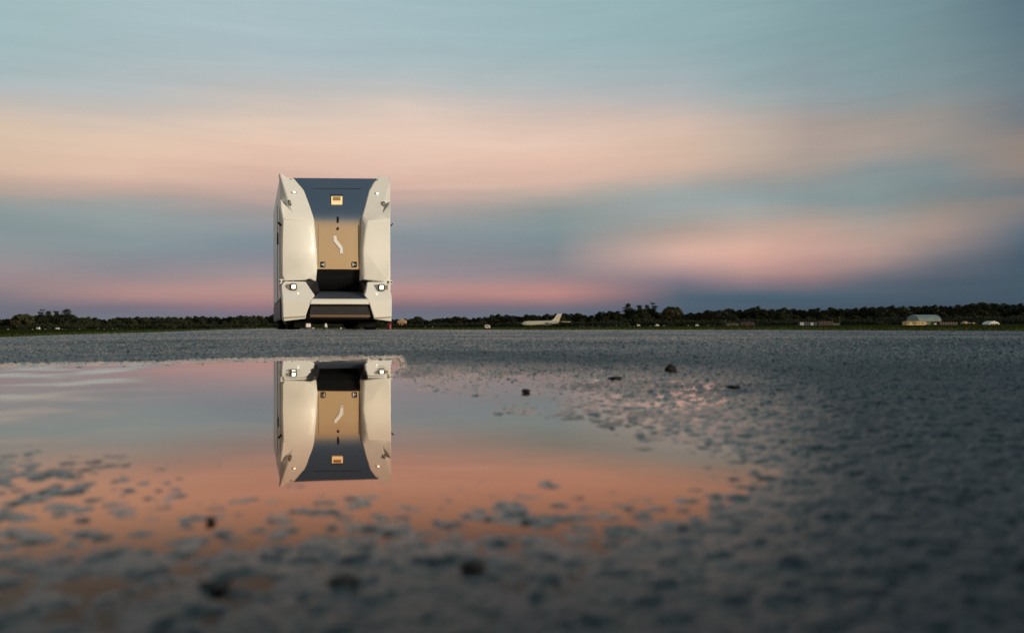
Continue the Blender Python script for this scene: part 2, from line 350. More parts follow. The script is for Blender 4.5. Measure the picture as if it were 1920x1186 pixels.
def build_tarmac():
    rs = [0.0, .02, .05]
    while rs[-1] < EDGE_R: rs.append(rs[-1] + max(.0016, .006*rs[-1]))
    rs[-1] = EDGE_R; rs = np.array(rs)
    a = list(np.arange(-.64, .64, .0015)); b = list(np.arange(.64, 1.15, .004)); c = list(np.arange(1.15, math.pi, .03))
    az_ = np.array(sorted(a+b+[-q for q in b[::-1]]+c+[-q for q in c[::-1]])); nA = len(az_); nR = len(rs)
    A, RR = np.meshgrid(az_, rs); X = RR*np.sin(A); Y = RR*np.cos(A)
    Z = tarmac_z(X, Y)
    D = pond_dist(X, Y) + (vnoise(X/.035, Y/.035, 91)-.5)*34*np.clip(1.2-RR, .1, 1) + (vnoise(X/.009, Y/.009, 93)-.5)*55*np.clip(1.2-RR, .1, 1)
    floor = np.interp(D, [-260, -80, -25, 0, 60, 160, 300, 480], [-.009, -.0065, -.0026, -.0009, -.0006, -.0003, .0003, .0015]) + .0014*np.clip((960+X/np.maximum(Y, .02)*FPX-1300)/350, 0, 1)*(D > 0)
    shore = np.clip((RR-.75)/.35, 0, 1); leftw = np.clip(1-(X+.15)/.25, 0, 1); floor = floor + shore*np.clip((D+1)/5, 0, 1)*.0024*leftw; calm = 1 - shore*leftw*np.exp(-((D-2)/6)**2)
    near = RR < 3.0
    st = np.zeros_like(X); big = np.zeros_like(X); fine = np.zeros_like(X)
    idx = near
    st[idx] = stones(X[idx], Y[idx], .0075, 11, .8)
    fine[idx] = stones(X[idx], Y[idx], .0034, 31, .8)
    big[idx] = stones(X[idx], Y[idx], .017, 51, .2)
    far = ~near
    st[far] = vnoise(X[far]/.03, Y[far]/.03, 5)*.6; fine[far] = vnoise(X[far]/.012, Y[far]/.012, 6)
    big[far] = np.clip(vnoise(X[far]/.05, Y[far]/.05, 8)-.6, 0, 1)
    amp = np.interp(RR, [0, .3, .8, 2, 6, 70], [.5, .6, .9, 1.9, 3.5, 7])
    H = floor + (.0016*st + .0007*fine + .0014*big)*amp*calm + .0012*(vnoise(X/.09, Y/.09, 71)-.5) + .003*(vnoise(X/.6, Y/.6, 72)-.5)*np.clip(RR-.8, 0, 1)
    H += .010*(vnoise(X/4, Y/4, 74)-.5)*np.clip((RR-2)/6, 0, 1)
    rnd = np.random.default_rng(12).random(X.shape)
    H += (rnd**1.5-.3)*np.interp(RR, [0, .45, 1.2, 3, 10, 70], [0, .0002, .0022, .006, .018, .06])*(D > 3)*calm
    Z = Z + np.where(RR < .03, -.002, H)
    me = bpy.data.meshes.new('tarmac')
    nv = nA*nR; co = np.stack([X, Y, Z], -1).reshape(-1, 3).astype(np.float32)
    i = np.arange(nR-1)[:, None]*nA; j = np.arange(nA)[None, :]; j2 = (j+1) % nA
    quads = np.stack([i+j, i+nA+j, i+nA+j2, i+j2], -1).reshape(-1, 4).astype(np.int32)
    nf = len(quads)
    me.vertices.add(nv); me.vertices.foreach_set('co', co.ravel())
    me.loops.add(nf*4); me.loops.foreach_set('vertex_index', quads[:, ::-1].ravel())
    me.polygons.add(nf); me.polygons.foreach_set('loop_start', np.arange(nf, dtype=np.int32)*4)
    me.polygons.foreach_set('use_smooth', np.ones(nf, bool)); me.update(calc_edges=True)
    wet = np.clip(1-(D-60)/280, 0, 1)*np.clip(.35+1.3*vnoise(X/.05, Y/.05, 77), 0, 1); wet = np.maximum(wet, (1-calm)*1.0)
    wet = wet*np.where(calm < .97, 1, np.clip((1.15-RR)/.35, 0, 1)*np.clip((RR-.12)/.13, .15, 1))
    wet = np.clip(wet, 0, 1)*np.where(RR < 2.5, 1, 0) + np.where(RR >= 1.6, .25*np.clip(vnoise(X/1.7, Y/.5, 78)*2-1, 0, 1) + .5*(np.random.default_rng(4).random(X.shape) > .86), 0)
    gr = np.interp(RR, [.3, 1.2], [.3, 1])*(.35*st/np.maximum(st.max(), 1e-6) + .65*rnd**2).astype(np.float32)
    for nm_, ar in (('wet', np.clip(wet, 0, 1)), ('grain', gr)):
        at_ = me.attributes.new(nm_, 'FLOAT', 'POINT'); at_.data.foreach_set('value', ar.astype(np.float32).ravel())
    o = link('tarmac', me, None, asphalt_material()); tag(o, kind='structure')
    n0 = me.polygons[nf//2].normal.z
    if n0 < 0: me.flip_normals()
    return o
build_tarmac()

def build_field():
    rs = [EDGE_R-.3]
    while rs[-1] < 4200: rs.append(rs[-1]*1.02 + .1)
    rs = np.array(rs); az_ = np.concatenate([np.arange(-.8, .8, .004), np.arange(.8, 2*math.pi-.8, .04)]); nA = len(az_); nR = len(rs)
    A, RR = np.meshgrid(az_, rs); X = RR*np.sin(A); Y = RR*np.cos(A)
    Z = ground_z(X, Y) + (vnoise(X/3, Y/3, 3)-.3)*.10*np.clip((RR-EDGE_R)/2, 0, 1) + (vnoise(X/30, Y/30, 4)-.5)*.25*np.clip((RR-EDGE_R-8)/60, 0, 1) - .02*(RR < EDGE_R+.05)
    me = bpy.data.meshes.new('grass_field'); co = np.stack([X, Y, Z], -1).reshape(-1, 3)
    i = np.arange(nR-1)[:, None]*nA; j = np.arange(nA)[None, :]; j2 = (j+1) % nA
    q = np.stack([i+j, i+j2, i+nA+j2, i+nA+j], -1).reshape(-1, 4)
    me.from_pydata(co.tolist(), [], q.tolist()); me.update()
    if me.polygons[10].normal.z < 0: me.flip_normals()
    tag(link('grass_field', me, None, mat('meadow', (.046, .052, .010), .95, spec=0, var=.5, vscale=.35, dark=(.026, .028, .006)), smooth=True), kind='structure')
build_field()

def build_tufts():
    rg = np.random.default_rng(5); n = 42000
    A = rg.uniform(-.72, .72, n); RR = EDGE_R + .1 + rg.exponential(16, n); X = RR*np.sin(A); Y = RR*np.cos(A); Z = ground_z(X, Y)-.01
    hgt = rg.uniform(.05, .2, n)*(.6+.8*vnoise(X/2, Y/2, 9)); w = .03+hgt*.25; lx = rg.normal(0, .05, n); a2 = rg.uniform(0, math.pi, n)
    ca = np.cos(a2)*w; sa = np.sin(a2)*w
    v = np.stack([np.stack([X-ca, Y-sa, Z], -1), np.stack([X+ca, Y+sa, Z], -1), np.stack([X+lx, Y+lx*.5, Z+hgt], -1)], 1).reshape(-1, 3)
    f = np.arange(n*3).reshape(-1, 3)
    me = bpy.data.meshes.new('grass_tufts'); me.from_pydata(v.tolist(), [], f.tolist()); me.update()
    tag(link('grass_tufts', me, None, mat('tuft_grass', (.045, .062, .018), .8, spec=.15, var=.5, vscale=.8)), 'rough green grass growing along the edge of the tarmac', 'grass', kind='stuff')
build_tufts()

# the puddle: one level sheet of water, the ground stands above it outside the hollow
def build_water():
    nx, ny = 60, 60; x = np.linspace(-1.75, .75, nx); y = np.linspace(.09, 1.62, ny)
    X, Y = np.meshgrid(x, y); v = np.stack([X, Y, np.zeros_like(X)], -1).reshape(-1, 3)
    D = pond_dist(X, Y)
    keep = D < 420; f = []
    for j in range(ny-1):
        for i in range(nx-1):
            if keep[j:j+2, i:i+2].any(): a = j*nx+i; f.append((a, a+1, a+nx+1, a+nx))
    used = sorted({i for q in f for i in q}); mp = {u: k for k, u in enumerate(used)}
    me = bpy.data.meshes.new('puddle_water'); me.from_pydata([tuple(v[u]) for u in used], [], [tuple(mp[i] for i in q) for q in f]); me.update()
    tag(link('puddle_water', me, None, water_material()), kind='structure')
build_water()

# ------------------------------------------------------------------ pebbles
def pebble(px, py, wpx, hpx, label, color='dark', sink=.25, seed=0):
    off = py - horizon_y(px); Y = CAM_H*FPX/off; X = (px-960)/FPX*Y
    w = wpx/FPX*Y; h = hpx/FPX*Y*(1 if py < 800 else .5)
    bm = bmesh.new(); bmesh.ops.create_icosphere(bm, subdivisions=3, radius=1)
    for v in bm.verts:
        p = v.co.copy(); k = 1 + .32*mnoise.noise(p*1.1+Vector((seed*3.1, 0, 0))) + .10*mnoise.noise(p*3.3+Vector((seed, 5, 0)))
        v.co = Vector((p.x*k*w/2, p.y*k*w*.42, p.z*k*h/2*(1 if p.z > 0 else 1.2)))
    me = bpy.data.meshes.new('pebble'); bm.to_mesh(me); bm.free()
    m = {'dark': mat('dark_stone', (.012, .013, .014), .6, spec=.25, var=.4, vscale=300, bump=.4, bscale=500), 'brown': mat('brown_stone', (.022, .016, .011), .7, spec=.2, var=.5, vscale=250, bump=.5, bscale=500)}[color]
    o = link('pebble', me, None, m, smooth=True); o.location = (X, Y, float(tarmac_z(X, Y))+ .0004 + h*.25); o.rotation_euler = (0, 0, seed*1.3)
    return tag(o, label, 'pebble', 'loose pebbles lying on the tarmac')
PEB = [(1257,698,26,20,'large brown pebble standing alone on the asphalt right of the puddle','brown'),
       (1208,693,11,5,'tiny flat dark chip just left of the large brown pebble','dark'),
       (1153,711,27,7,'long flat dark chip lying nearer than the brown pebble','dark'),
       (985,735,19,8,'small dark stone right of the puddle beside the pink reflections','dark'),
       (771,655,15,5,'small dark stone on the asphalt just right of the truck','dark'),
       (516,664,14,5,'small dark stone at the far shore in front of the truck left side','dark'),
       (1375,728,24,8,'flat dark chip on the asphalt beyond and right of the brown pebble','dark'),
       (1058,668,9,5,'tiny stone between the puddle and the distant airplane','dark'),
       (1346,645,7,4,'tiny stone far out on the asphalt to the right','dark'),
       (202,668,8,4,'tiny stone on the far bank at the left','dark'),
       (392,655,8,4,'tiny stone far out on the asphalt left of the truck','dark'),
       (887,1066,52,40,'blurred round dark pebble in the near foreground below the truck reflection','dark'),
       (395,978,20,22,'blurred small dark pebble in the foreground left of the truck reflection','dark'),
       (405,1100,60,30,'blurred flat dark pebble low in the left foreground','dark'),
       (642,1092,56,34,'blurred dark pebble low in the foreground below the truck','dark')]
for k, (a, b, c, d, l, mt) in enumerate(PEB): pebble(a, b, c, d, l, mt, seed=k+1)
# thin pale plate lying on the wet asphalt
o_ = MB()
Yl = CAM_H*FPX/(722-horizon_y(1106)); Xl = (1106-960)/FPX*Yl
ww = 34/FPX*Yl/2
o_.add([(-ww,0,.0025),(-ww*.5,-.004,.0035),(ww*.4,-.005,.0036),(ww,0,.0028),(ww*.5,.005,.0036),(-ww*.4,.005,.0034),
        (-ww,0,.002),(-ww*.5,-.004,.003),(ww*.4,-.005,.003),(ww,0,.0022),(ww*.5,.005,.003),(-ww*.4,.005,.003)],
       [(0,1,2,3,4,5),(11,10,9,8,7,6)]+[(i,(i+1)%6,(i+1)%6+6,i+6) for i in range(6)])
lf = o_.build('pale_sliver', mat('pale_sliver', (.5, .52, .5), .4)); lf.location = (Xl, Yl, .0015)
tag(lf, 'pale thin sliver lying flat on the wet asphalt', 'leaf')

# ------------------------------------------------------------------ the truck
TY = 17.7; TX = (634-960)/FPX*TY
TM = Matrix.Translation((TX, TY, 0)) @ Matrix.Rotation(R(18), 4, 'Z'); TI = TM.inverted()
truck = empty('electric_truck', (TX, TY, 0), R(18))
tag(truck, 'tall cabless white electric truck with glossy tan and blue front panel parked beyond the puddle', 'truck')
ORG = TI @ Vector((0, 0, CAM_H))
def P(px, py, d):
    """point of the truck seen at image place px, py and lying d metres behind its front plane"""
    w = CR.to_3x3() @ Vector(((px-960)/FPX, -(py-593)/FPX, -1)); l = TI.to_3x3() @ w
    t = (d-ORG.y)/l.y; return ORG + l*t
WHITE = mat('truck_white', (.80, .79, .74), .45, coat=.12, var=.035, vscale=1.5)
DARK = mat('truck_black', (.010, .010, .010), .5, spec=.25, var=.3, vscale=3)
RUB = mat('tyre_rubber', (.009, .009, .009), .9, spec=.15, var=.3, vscale=8)
PANEL = mat('gloss_metal', (.54, .51, .47), .17, metal=1.0, var=.04, vscale=1.2)
TRAY = mat('tray_grey', (.075, .092, .12), .45, spec=.5)
LAMP = mat('headlight_glow', (.9, .95, .9), .2, emit=(1.0, .98, .86), estr=1.7)
GLASS = mat('lamp_glass', (.25, .27, .25), .1, spec=.8)
WARM = mat('screen_glow', (.4, .3, .15), .4, emit=(1.0, .72, .36), estr=.75)
SIGNW = mat('sign_white', (.82, .82, .8), .5)

def mesh_px(d, faces, back):
    keys = list(d); vs = [P(*d[k]) for k in keys]
    return MB().shell(vs, [tuple(keys.index(k) for k in f.split()) for f in faces], back)
LU = dict(a=(523.2,323.5,.60), b=(534.4,332.3,.60), c=(550.6,334,.62), d=(569.5,356.5,.45), e=(581,387,.27), f=(588.4,409.8,.12), g=(589.2,417,.10),
          h=(593.8,470,.10), i=(594.6,503.7,.12), j=(592.4,527.5,.24), k=(579.6,522,.14), l=(573.5,524.6,.11), m=(533.7,526,.13), n=(529,515.9,.10), o=(528.8,470,.08),
          p=(527,393.6,.10), q=(525.6,375,.18), r=(547.2,399.7,.13), s=(530.5,410.5,.03), t=(577,415,.01), u=(581,431,.01), v=(587.7,470,.03),
          y=(557,499,.03), z=(587,514,.075), w=(524.6,337,.85), x=(525.4,373,.46))
LUF = ['a b c d r', 'd e r', 'e f t r', 'r t s', 'r s p q', 'f g u t', 'g h v u', 's t u v y o', 'o y n', 'n y m', 'm y l', 'l y z k', 'y v z', 'v h i z', 'i j z', 'j k z', 'a r x w', 'x r q']
mesh_px(LU, LUF, 1.0).build('side_fairing', WHITE, truck, bevel=.014, seg=3, sharp=40)
RU = dict(a=(730.7,334.3,.60), a2=(727,330,.72), b=(716,328.3,.74), b2=(710.5,330.2,.70), c=(705,336.5,.62), d=(691.6,358.6,.45), e=(684.5,387,.27), f=(679.2,406,.13), g=(678.8,416,.10),
          h=(676.7,470,.10), i=(676,504,.12), j=(675.4,526.8,.24), k=(681.5,524,.14), l=(687.5,524.6,.11), m=(721.3,527.3,.13), n=(730,520,.10), o=(732,470,.08),
          p=(732.3,393,.10), q=(731.4,379.5,.18), r=(715.9,400.4,.13), s=(731.2,412,.03), t=(689,413,.01), u=(685.5,431,.01), v=(681,470,.03),
          y=(706,499,.03), z=(682.2,513,.075), w=(730.9,345,.85), x=(731.5,377,.46))
RUF = ['c b2 b a2 a r d', 'd r e', 'e r t f', 'r s t', 'r q p s', 'f t u g', 'g u v h', 's o y v u t', 'o n y', 'n m y', 'm l y', 'l k z y', 'y z v', 'v z i h', 'i z j', 'j z k', 'a w x r', 'x q r']
mesh_px(RU, RUF, 1.0).build('side_fairing', WHITE, truck, bevel=.014, seg=3, sharp=40)
# cargo body behind the front, its side walls a little higher than the roof
xl = P(525.2, 430, .7).x; xr = P(732.0, 430, .7).x; zt = P(523.2, 324.2, .62).z; zr = P(560, 335, .75).z - .04
prof = [(xl, .72), (xl, zt-.03), (xl+.03, zt), (xl+.07, zt-.02), (xl+.16, zr+.02), (xl+.3, zr), (xr-.3, zr), (xr-.14, zr+.03), (xr-.09, zt-.06), (xr-.03, zt-.07), (xr, zt-.11), (xr, .72)]
MB().extrude([(x, .72, z) for x, z in prof], (0, 6.3, 0)).build('body', WHITE, truck, bevel=.015)
for sx, x in ((-1, xl), (1, xr)):
    # side skirt with a dark upper joint, seen edge on
    MB().box(min(x, x-sx*.06), max(x, x-sx*.06), .75, 6.9, .24, .70).build('side_skirt', mat('skirt_grey', (.045, .045, .048), .4, var=.2, vscale=2), truck, bevel=.02)
MB().box(xl-.008, xl+.012, .80, .86, .9, 2.9).build('door_seam', DARK, truck)
MB().box(xl-.01, xl+.012, 2.6, 2.64, .75, 3.1).build('door_seam', DARK, truck)
h_ = MB().box(xl-.035, xl-.005, 1.9, 2.05, 2.05, 2.35).build('side_handle', DARK, truck, bevel=.01)
h_ = MB().box(xl-.03, xl-.002, 2.1, 2.16, 2.45, 2.5).build('side_marker', mat('amber_lens', (.5, .25, .03), .3), truck, bevel=.008)
# rear door so that the body ends properly
MB().box(xl+.08, xr-.08, 7.02, 7.06, .8, zr-.1).build('rear_door', mat('door_grey', (.4, .4, .39), .5, var=.1), truck, bevel=.01)
# centre panel
PROW = [334.2, 356.5, 390, 397, 403, 409, 415, 421, 428, 499, 504.5]
_ang = [22, 22, 21, 19, 16, 12, 8.5, 5.5, 3, 2.0, 1.5]      # lean of the panel at each row, in degrees
PDEP = [0.0]*len(PROW); PDEP[-1] = .232
for k_ in range(len(PROW)-2, -1, -1):
    dz_ = (PROW[k_+1]-PROW[k_])*TY/FPX; PDEP[k_] = PDEP[k_+1] + dz_*math.tan(R((_ang[k_]+_ang[k_+1])/2))
PLX = np.interp(PROW, [334, 356.5, 411, 420, 505], [548, 566, 586, 590, 592]); PRX = np.interp(PROW, [334, 356.5, 411, 420, 505], [707, 695, 682, 680, 678])
cv = []
for y_, d_, a_, b_ in zip(PROW, PDEP, PLX, PRX):
    for f_ in (0, .06, .94, 1):
        x_ = a_+(b_-a_)*f_; cv.append(P(x_, y_+(x_-632)*.008, d_+(.012 if f_ in (0, 1) else 0)))
cf = [(4*i_+j_, 4*i_+4+j_, 4*i_+5+j_, 4*i_+1+j_) for i_ in range(len(PROW)-1) for j_ in range(3)]
MB().shell(cv, cf, .95).build('front_panel', PANEL, truck, smooth=True, sharp=50)
def slab(name, pts, thick, m, parent=truck, bevel=0):
    """a flat plate: px, py, depth corners carried back by its thickness"""
    return MB().extrude([P(*p) for p in pts], (0, thick, 0)).build(name, m, parent, bevel=bevel)
def dep(py):  # depth of the front panel at a row
    return float(np.interp(py, PROW, PDEP))
GRV = mat('panel_groove', (.03, .035, .045), .4)
slab('panel_joint', [(586,352.6,dep(352.6)-.006),(677,353.2,dep(353.2)-.006),(677,354.2,dep(354.2)-.006),(586,353.6,dep(353.6)-.006)], .02, GRV)
for xa in (596.2, 672.6):
    slab('panel_joint', [(xa,421,.226),(xa+.8,421,.226),(xa+.8,498,.222),(xa,498,.222)], .01, mat('tan_groove', (.18, .13, .08), .4))
# lit window with its dark recess
dW = lambda y: dep(y)-.012
slab('window_frame', [(618.7,363.8,dW(363.8)),(642.9,364,dW(364)),(642.5,383.6,dW(383.6)),(620,383.6,dW(383.6))], .03, mat('frame_blue', (.03, .045, .07), .4), bevel=.004)
wn = slab('window', [(621.2,367.8,dW(367.8)-.01),(642,367.8,dW(367.8)-.01),(641.8,383.3,dW(383.3)-.01),(621.4,383.3,dW(383.3)-.01)], .02, WARM)
slab('window_pane', [(624,368.6,dW(368.6)-.02),(638.6,368.6,dW(368.6)-.02),(638.6,376,dW(376)-.02),(624,376,dW(376)-.02)], .01, mat('sensor_brown', (.22, .12, .05), .3, emit=(.55, .28, .10), estr=.35), wn).matrix_parent_inverse = Matrix.Identity(4)
slab('sensor', [(631.4,405.8,dep(405.8)-.02),(635.2,405.8,dep(405.8)-.02),(635.8,412,dep(412)-.02),(634.8,417.3,dep(417.3)-.03),(631.8,417.3,dep(417.3)-.03),(631,412,dep(412)-.03)], .03, DARK, bevel=.004)
c0 = P(633.3, 428, .22)
MB().tube([c0, c0+Vector((0, .03, 0))], .031, 20).build('sensor', mat('lens_brown', (.03, .012, .01), .2), truck)
# zigzag emblem
em = MB()
def stroke(pts, w, d, t):
    for (x0, y0), (x1, y1) in zip(pts, pts[1:]):
        L_ = math.hypot(x1-x0, y1-y0); nx, ny = (y1-y0)/L_*w/2, -(x1-x0)/L_*w/2
        em.extrude([P(x0+nx, y0+ny, d), P(x1+nx, y1+ny, d), P(x1-nx, y1-ny, d), P(x0-nx, y0-ny, d)], (0, t, 0))
em.extrude([P(x, y, .219) for x, y in [(625.2,442),(631,442),(631.2,448.4),(642.6,463),(643,475.4),(637.2,475.4),(637,466.2),(625.6,452.4)]], (0, .012, 0))
em.build('emblem', SIGNW, truck, bevel=.002)
# two square badges with a T lying on its side
for x0, flip in ((600.1, 1), (659.2, -1)):
    b_ = slab('badge', [(x0+1.2,490.4,.215),(x0+8.7,490.4,.215),(x0+9.9,491.8,.215),(x0+9.9,499.6,.215),(x0+8.7,500.9,.215),(x0+1.2,500.9,.215),(x0,499.6,.215),(x0,491.8,.215)], .015, DARK)
    xc = x0+4.95
    t_ = MB()
    bx = xc + flip*2.4
    t_.extrude([P(bx-.7,492.4,.209), P(bx+.7,492.4,.209), P(bx+.7,498.9,.209), P(bx-.7,498.9,.209)], (0, .006, 0))
    ex0, ex1 = sorted((bx-flip*.7, xc-flip*2.8))
    t_.extrude([P(ex0,495,.2092), P(ex1,495,.2092), P(ex1,496.4,.2092), P(ex0,496.4,.2092)], (0, .006, 0))
    t_.build('letter', SIGNW, b_)
# hollow under the panel
hol = dict(a=(592,504.6,.26), b=(678,504.6,.26), c=(594,516,.29), d=(676,516,.29), e=(595,528,.40), f=(675,528,.40), g=(598,545,.62), h=(672,545,.62))
GB = mat('gloss_black', (.010, .010, .011), .18)
mesh_px(hol, ['a c d b', 'c e f d', 'e g h f'], .9).build('lower_panel', GB, truck, smooth=True, sharp=50)
slab('recess', [(566,524,.70),(694,524,.70),(694,562,.70),(566,562,.70)], .05, DARK)
for pts in ([(571,525.6,.1),(594.5,525.6,.34),(600,548,.5),(589.5,556,.1),(578,540,.1)], [(689,526,.1),(675.5,526,.34),(672,548,.5),(685,556,.1),(690,540,.1)]):
    slab('recess_cheek', pts, .25, mat('cheek_black', (.02, .02, .022), .35))
# step tray
tr = dict(a=(585.5,559.8,-.22), b=(689,560.2,-.22), c=(596,549.5,.18), d=(682,549.5,.18), e=(600,546,.5), f=(676,546,.5))
mesh_px(tr, ['a c d b', 'c e f d'], .62).build('step_tray', TRAY, truck, smooth=True, sharp=20)
# lower fenders
FL = dict(A=(532.4,527.6,.04), B=(572.9,527.6,.04), C=(581,540.2,-.05), D=(590.4,553.6,-.16), E=(585.7,559.2,-.22), F=(529.7,564.2,-.21), G=(584,563.2,-.255), H=(581,569.8,-.25), I=(574.2,588.7,-.22), J=(573.5,596.8,-.19), K=(531.9,601.5,-.17), M=(527.7,534.8,.04), Q=(530.6,594,-.19), S=(573.6,592,-.21))
mesh_px(FL, ['M A B C D E G F', 'F G H I S Q', 'Q S J K'], .45).build('fender', WHITE, truck, bevel=.012, sharp=25)
FR = dict(A=(721,528.7,.04), B=(688.5,528.7,.04), C=(687,540,-.05), D=(683.5,553.6,-.16), E=(688.4,560,-.22), F=(734.6,564.4,-.21), G=(690,563.6,-.255), H=(693,569.8,-.25), I=(699,588.7,-.22), J=(701,597.5,-.19), K=(734,602,-.17), M=(728,534,.04), M2=(734,553,-.1), Q=(734.3,594.6,-.19), S=(700,592.4,-.21))
mesh_px(FR, ['A M M2 F G E D C B', 'F Q S I H G', 'Q K J S'], .45).build('fender', WHITE, truck, bevel=.012, sharp=25)
for px0, px1, sg in ((532, 573.2, 0), (701.2, 733.8, 1)):
    slab('fender_trim', [(px0,594.2+sg*.6,-.205),(px1,591.6+sg*1.4,-.232),(px1,593.8+sg*1.4,-.23),(px0,597+sg*.6,-.198)], .02, mat('trim_beige', (.36, .32, .22), .5))
bar = dict(a=(585.2,559.9,-.225), b=(689,560.2,-.225), c=(583.6,563.4,-.262), d=(690.6,563.7,-.262), e=(581.2,569.6,-.262), f=(692.4,570,-.262))
mesh_px(bar, ['a c d b', 'c e f d'], .1).build('bumper_bar', WHITE, truck, bevel=.006)
slab('grille_frame', [(581,569.9,-.15),(692.6,570.2,-.15),(699.5,589,-.12),(700.6,598,-.10),(574.6,597.4,-.10),(575,589,-.12)], .25, DARK, bevel=.01)
slab('grille_rim', [(583.5,570.4,-.235),(690.5,570.6,-.235),(689.5,573.4,-.20),(584.5,573.2,-.20)], .05, mat('rim_bronze', (.09, .072, .055), .3, metal=.6), bevel=.006)
gr_ = MB(); gp = dict(a=(583.6,574,-.17), b=(689.5,574,-.17), c=(581.4,584,-.20), d=(693,584,-.20), e=(581,592,-.23), f=(694.2,592,-.23))
mesh_px(gp, ['a c d b', 'c e f d'], .0).build('grille', mat('grille_dark', (.022, .019, .019), .4, bump=.2, bscale=60), truck, smooth=True)
slab('grille_lip', [(581,589.6,-.245),(694.2,590,-.245),(694,594.6,-.24),(581,594.2,-.24)], .04, mat('lip_bronze', (.42, .30, .21), .28, metal=.85), bevel=.008)
# headlights
for x0, x1, y0, y1, bx0, bx1 in ((544.6,556.4,531,544,538.4,544.8), (709.8,721.3,532.3,545.5,721,727.6)):
    hd = slab('headlight', [(x0+1.5,y0,-.10),(x1-1.5,y0,-.10),(x1,y0+1.5,-.10),(x1,y1-1.5,-.12),(x1-1.5,y1,-.12),(x0+1.5,y1,-.12),(x0,y1-1.5,-.12),(x0,y0+1.5,-.10)], .16, mat('lamp_housing', (.05, .05, .045), .4), bevel=.006)
    mx_ = 2.3; slab('lens', [(x0+mx_+.8,y0+mx_,-.115),(x1-mx_-.8,y0+mx_,-.115),(x1-mx_,y0+mx_+1,-.115),(x1-mx_,y1-mx_-1.6,-.13),(x1-mx_-.8,y1-mx_-.8,-.13),(x0+mx_+.8,y1-mx_-.8,-.13),(x0+mx_,y1-mx_-1.6,-.13),(x0+mx_,y0+mx_+1,-.115)], .02, LAMP, hd)
    slab('lamp_bracket', [(bx0,y0+2.6,-.06),(bx1,y0+1.6,-.07),(bx1,y1-3,-.09),(bx0,y1-4,-.08)], .12, mat('bracket_beige', (.3, .28, .22), .4), bevel=.006)
for x, y in ((559, 549.5), (706, 550.5)):
    c0 = P(x, y, -.145)
    MB().tube([c0, c0+Vector((0, .03, 0))], .018, 12).build('parking_light', mat('small_lens', (.8, .8, .8), .3, emit=(1, 1, .95), estr=.8), truck)
# corner cameras on short arms
for x0, x1, y0, y1, out_ in ((523.4,533,523,532,-1), (727,736,525.2,532.4,1)):
    cc = slab('corner_sensor', [(x0,y0,.10),(x1,y0,.10),(x1,y1,.08),(x0,y1,.08)], .16, WHITE, bevel=.012)
    for xx in (x0+.4, x1-3): slab('sensor_window', [(xx,y0+2,.085),(xx+2.4,y0+2,.085),(xx+2.4,y1-2.4,.08),(xx,y1-2.4,.08)], .02, GB, cc)
for pts in ([(519.8,415),(521.6,415),(528.4,420.6),(527.8,424),(525,423.6),(520,417)], [(736.8,417.8),(737.4,419.6),(733.6,424),(731.8,423.4),(732.6,421)]):
    slab('mirror_arm', [(x, y, .35) for x, y in pts], .05, DARK, bevel=.005)
# marker lights and lidar eyes
for x, y, d in ((551.6,360.6,.39), (707.8,363,.39)):
    ml = MB(); c0 = P(x, y, d)
    ml.extrude([c0+Vector((math.cos(t)*.050, 0, math.sin(t)*.030)) for t in [i*math.pi/8 for i in range(16)]], (0, .06, 0)); mo = ml.build('marker_light', mat('lamp_housing', (0, 0, 0)), truck)
    MB().extrude([c0+Vector((math.cos(t)*.036, -.01, math.sin(t)*.022+.002)) for t in [i*math.pi/8 for i in range(16)]], (0, .02, 0)).build('lens', mat('marker_glow', (.9, .9, .85), .3, emit=(1, .97, .85), estr=1.6), mo)
for x, y, d, tl in ((543,380,.205,.28), (718.8,382.5,.235,-.28)):
    c0 = P(x, y, d); rot = Matrix.Rotation(tl*-1, 4, 'Y')
    def ov(a, b, yy): return [c0 + rot @ Vector((math.copysign(abs(math.cos(t))**.7, math.cos(t))*a, yy, math.copysign(abs(math.sin(t))**.7, math.sin(t))*b)) for t in [i*math.pi/10 for i in range(20)]]
    eo = MB().extrude(ov(.030, .064, 0), (0, .08, 0)).build('side_camera', DARK, truck)
    MB().extrude(ov(.013, .042, -.006), (0, .02, 0)).build('lens', mat('eye_beige', (.4, .38, .3), .3), eo)
for x in (545.9, 707.5):
    c0 = P(x, 335.6+(1.6 if x > 600 else 0), .56); MB().tube([c0, c0+Vector((0, .05, 0))], .010, 8).build('rivet', DARK, truck)
for x in (575.5, 672.3):
    c0 = P(x, 335, 1.2); MB().tube([(c0.x, 1.2, zr-.02), (c0.x, 1.2, zr+.05), (c0.x, 1.2, zr+.10)], [.06, .045, .012], 12).build('roof_antenna', WHITE, truck, smooth=True)
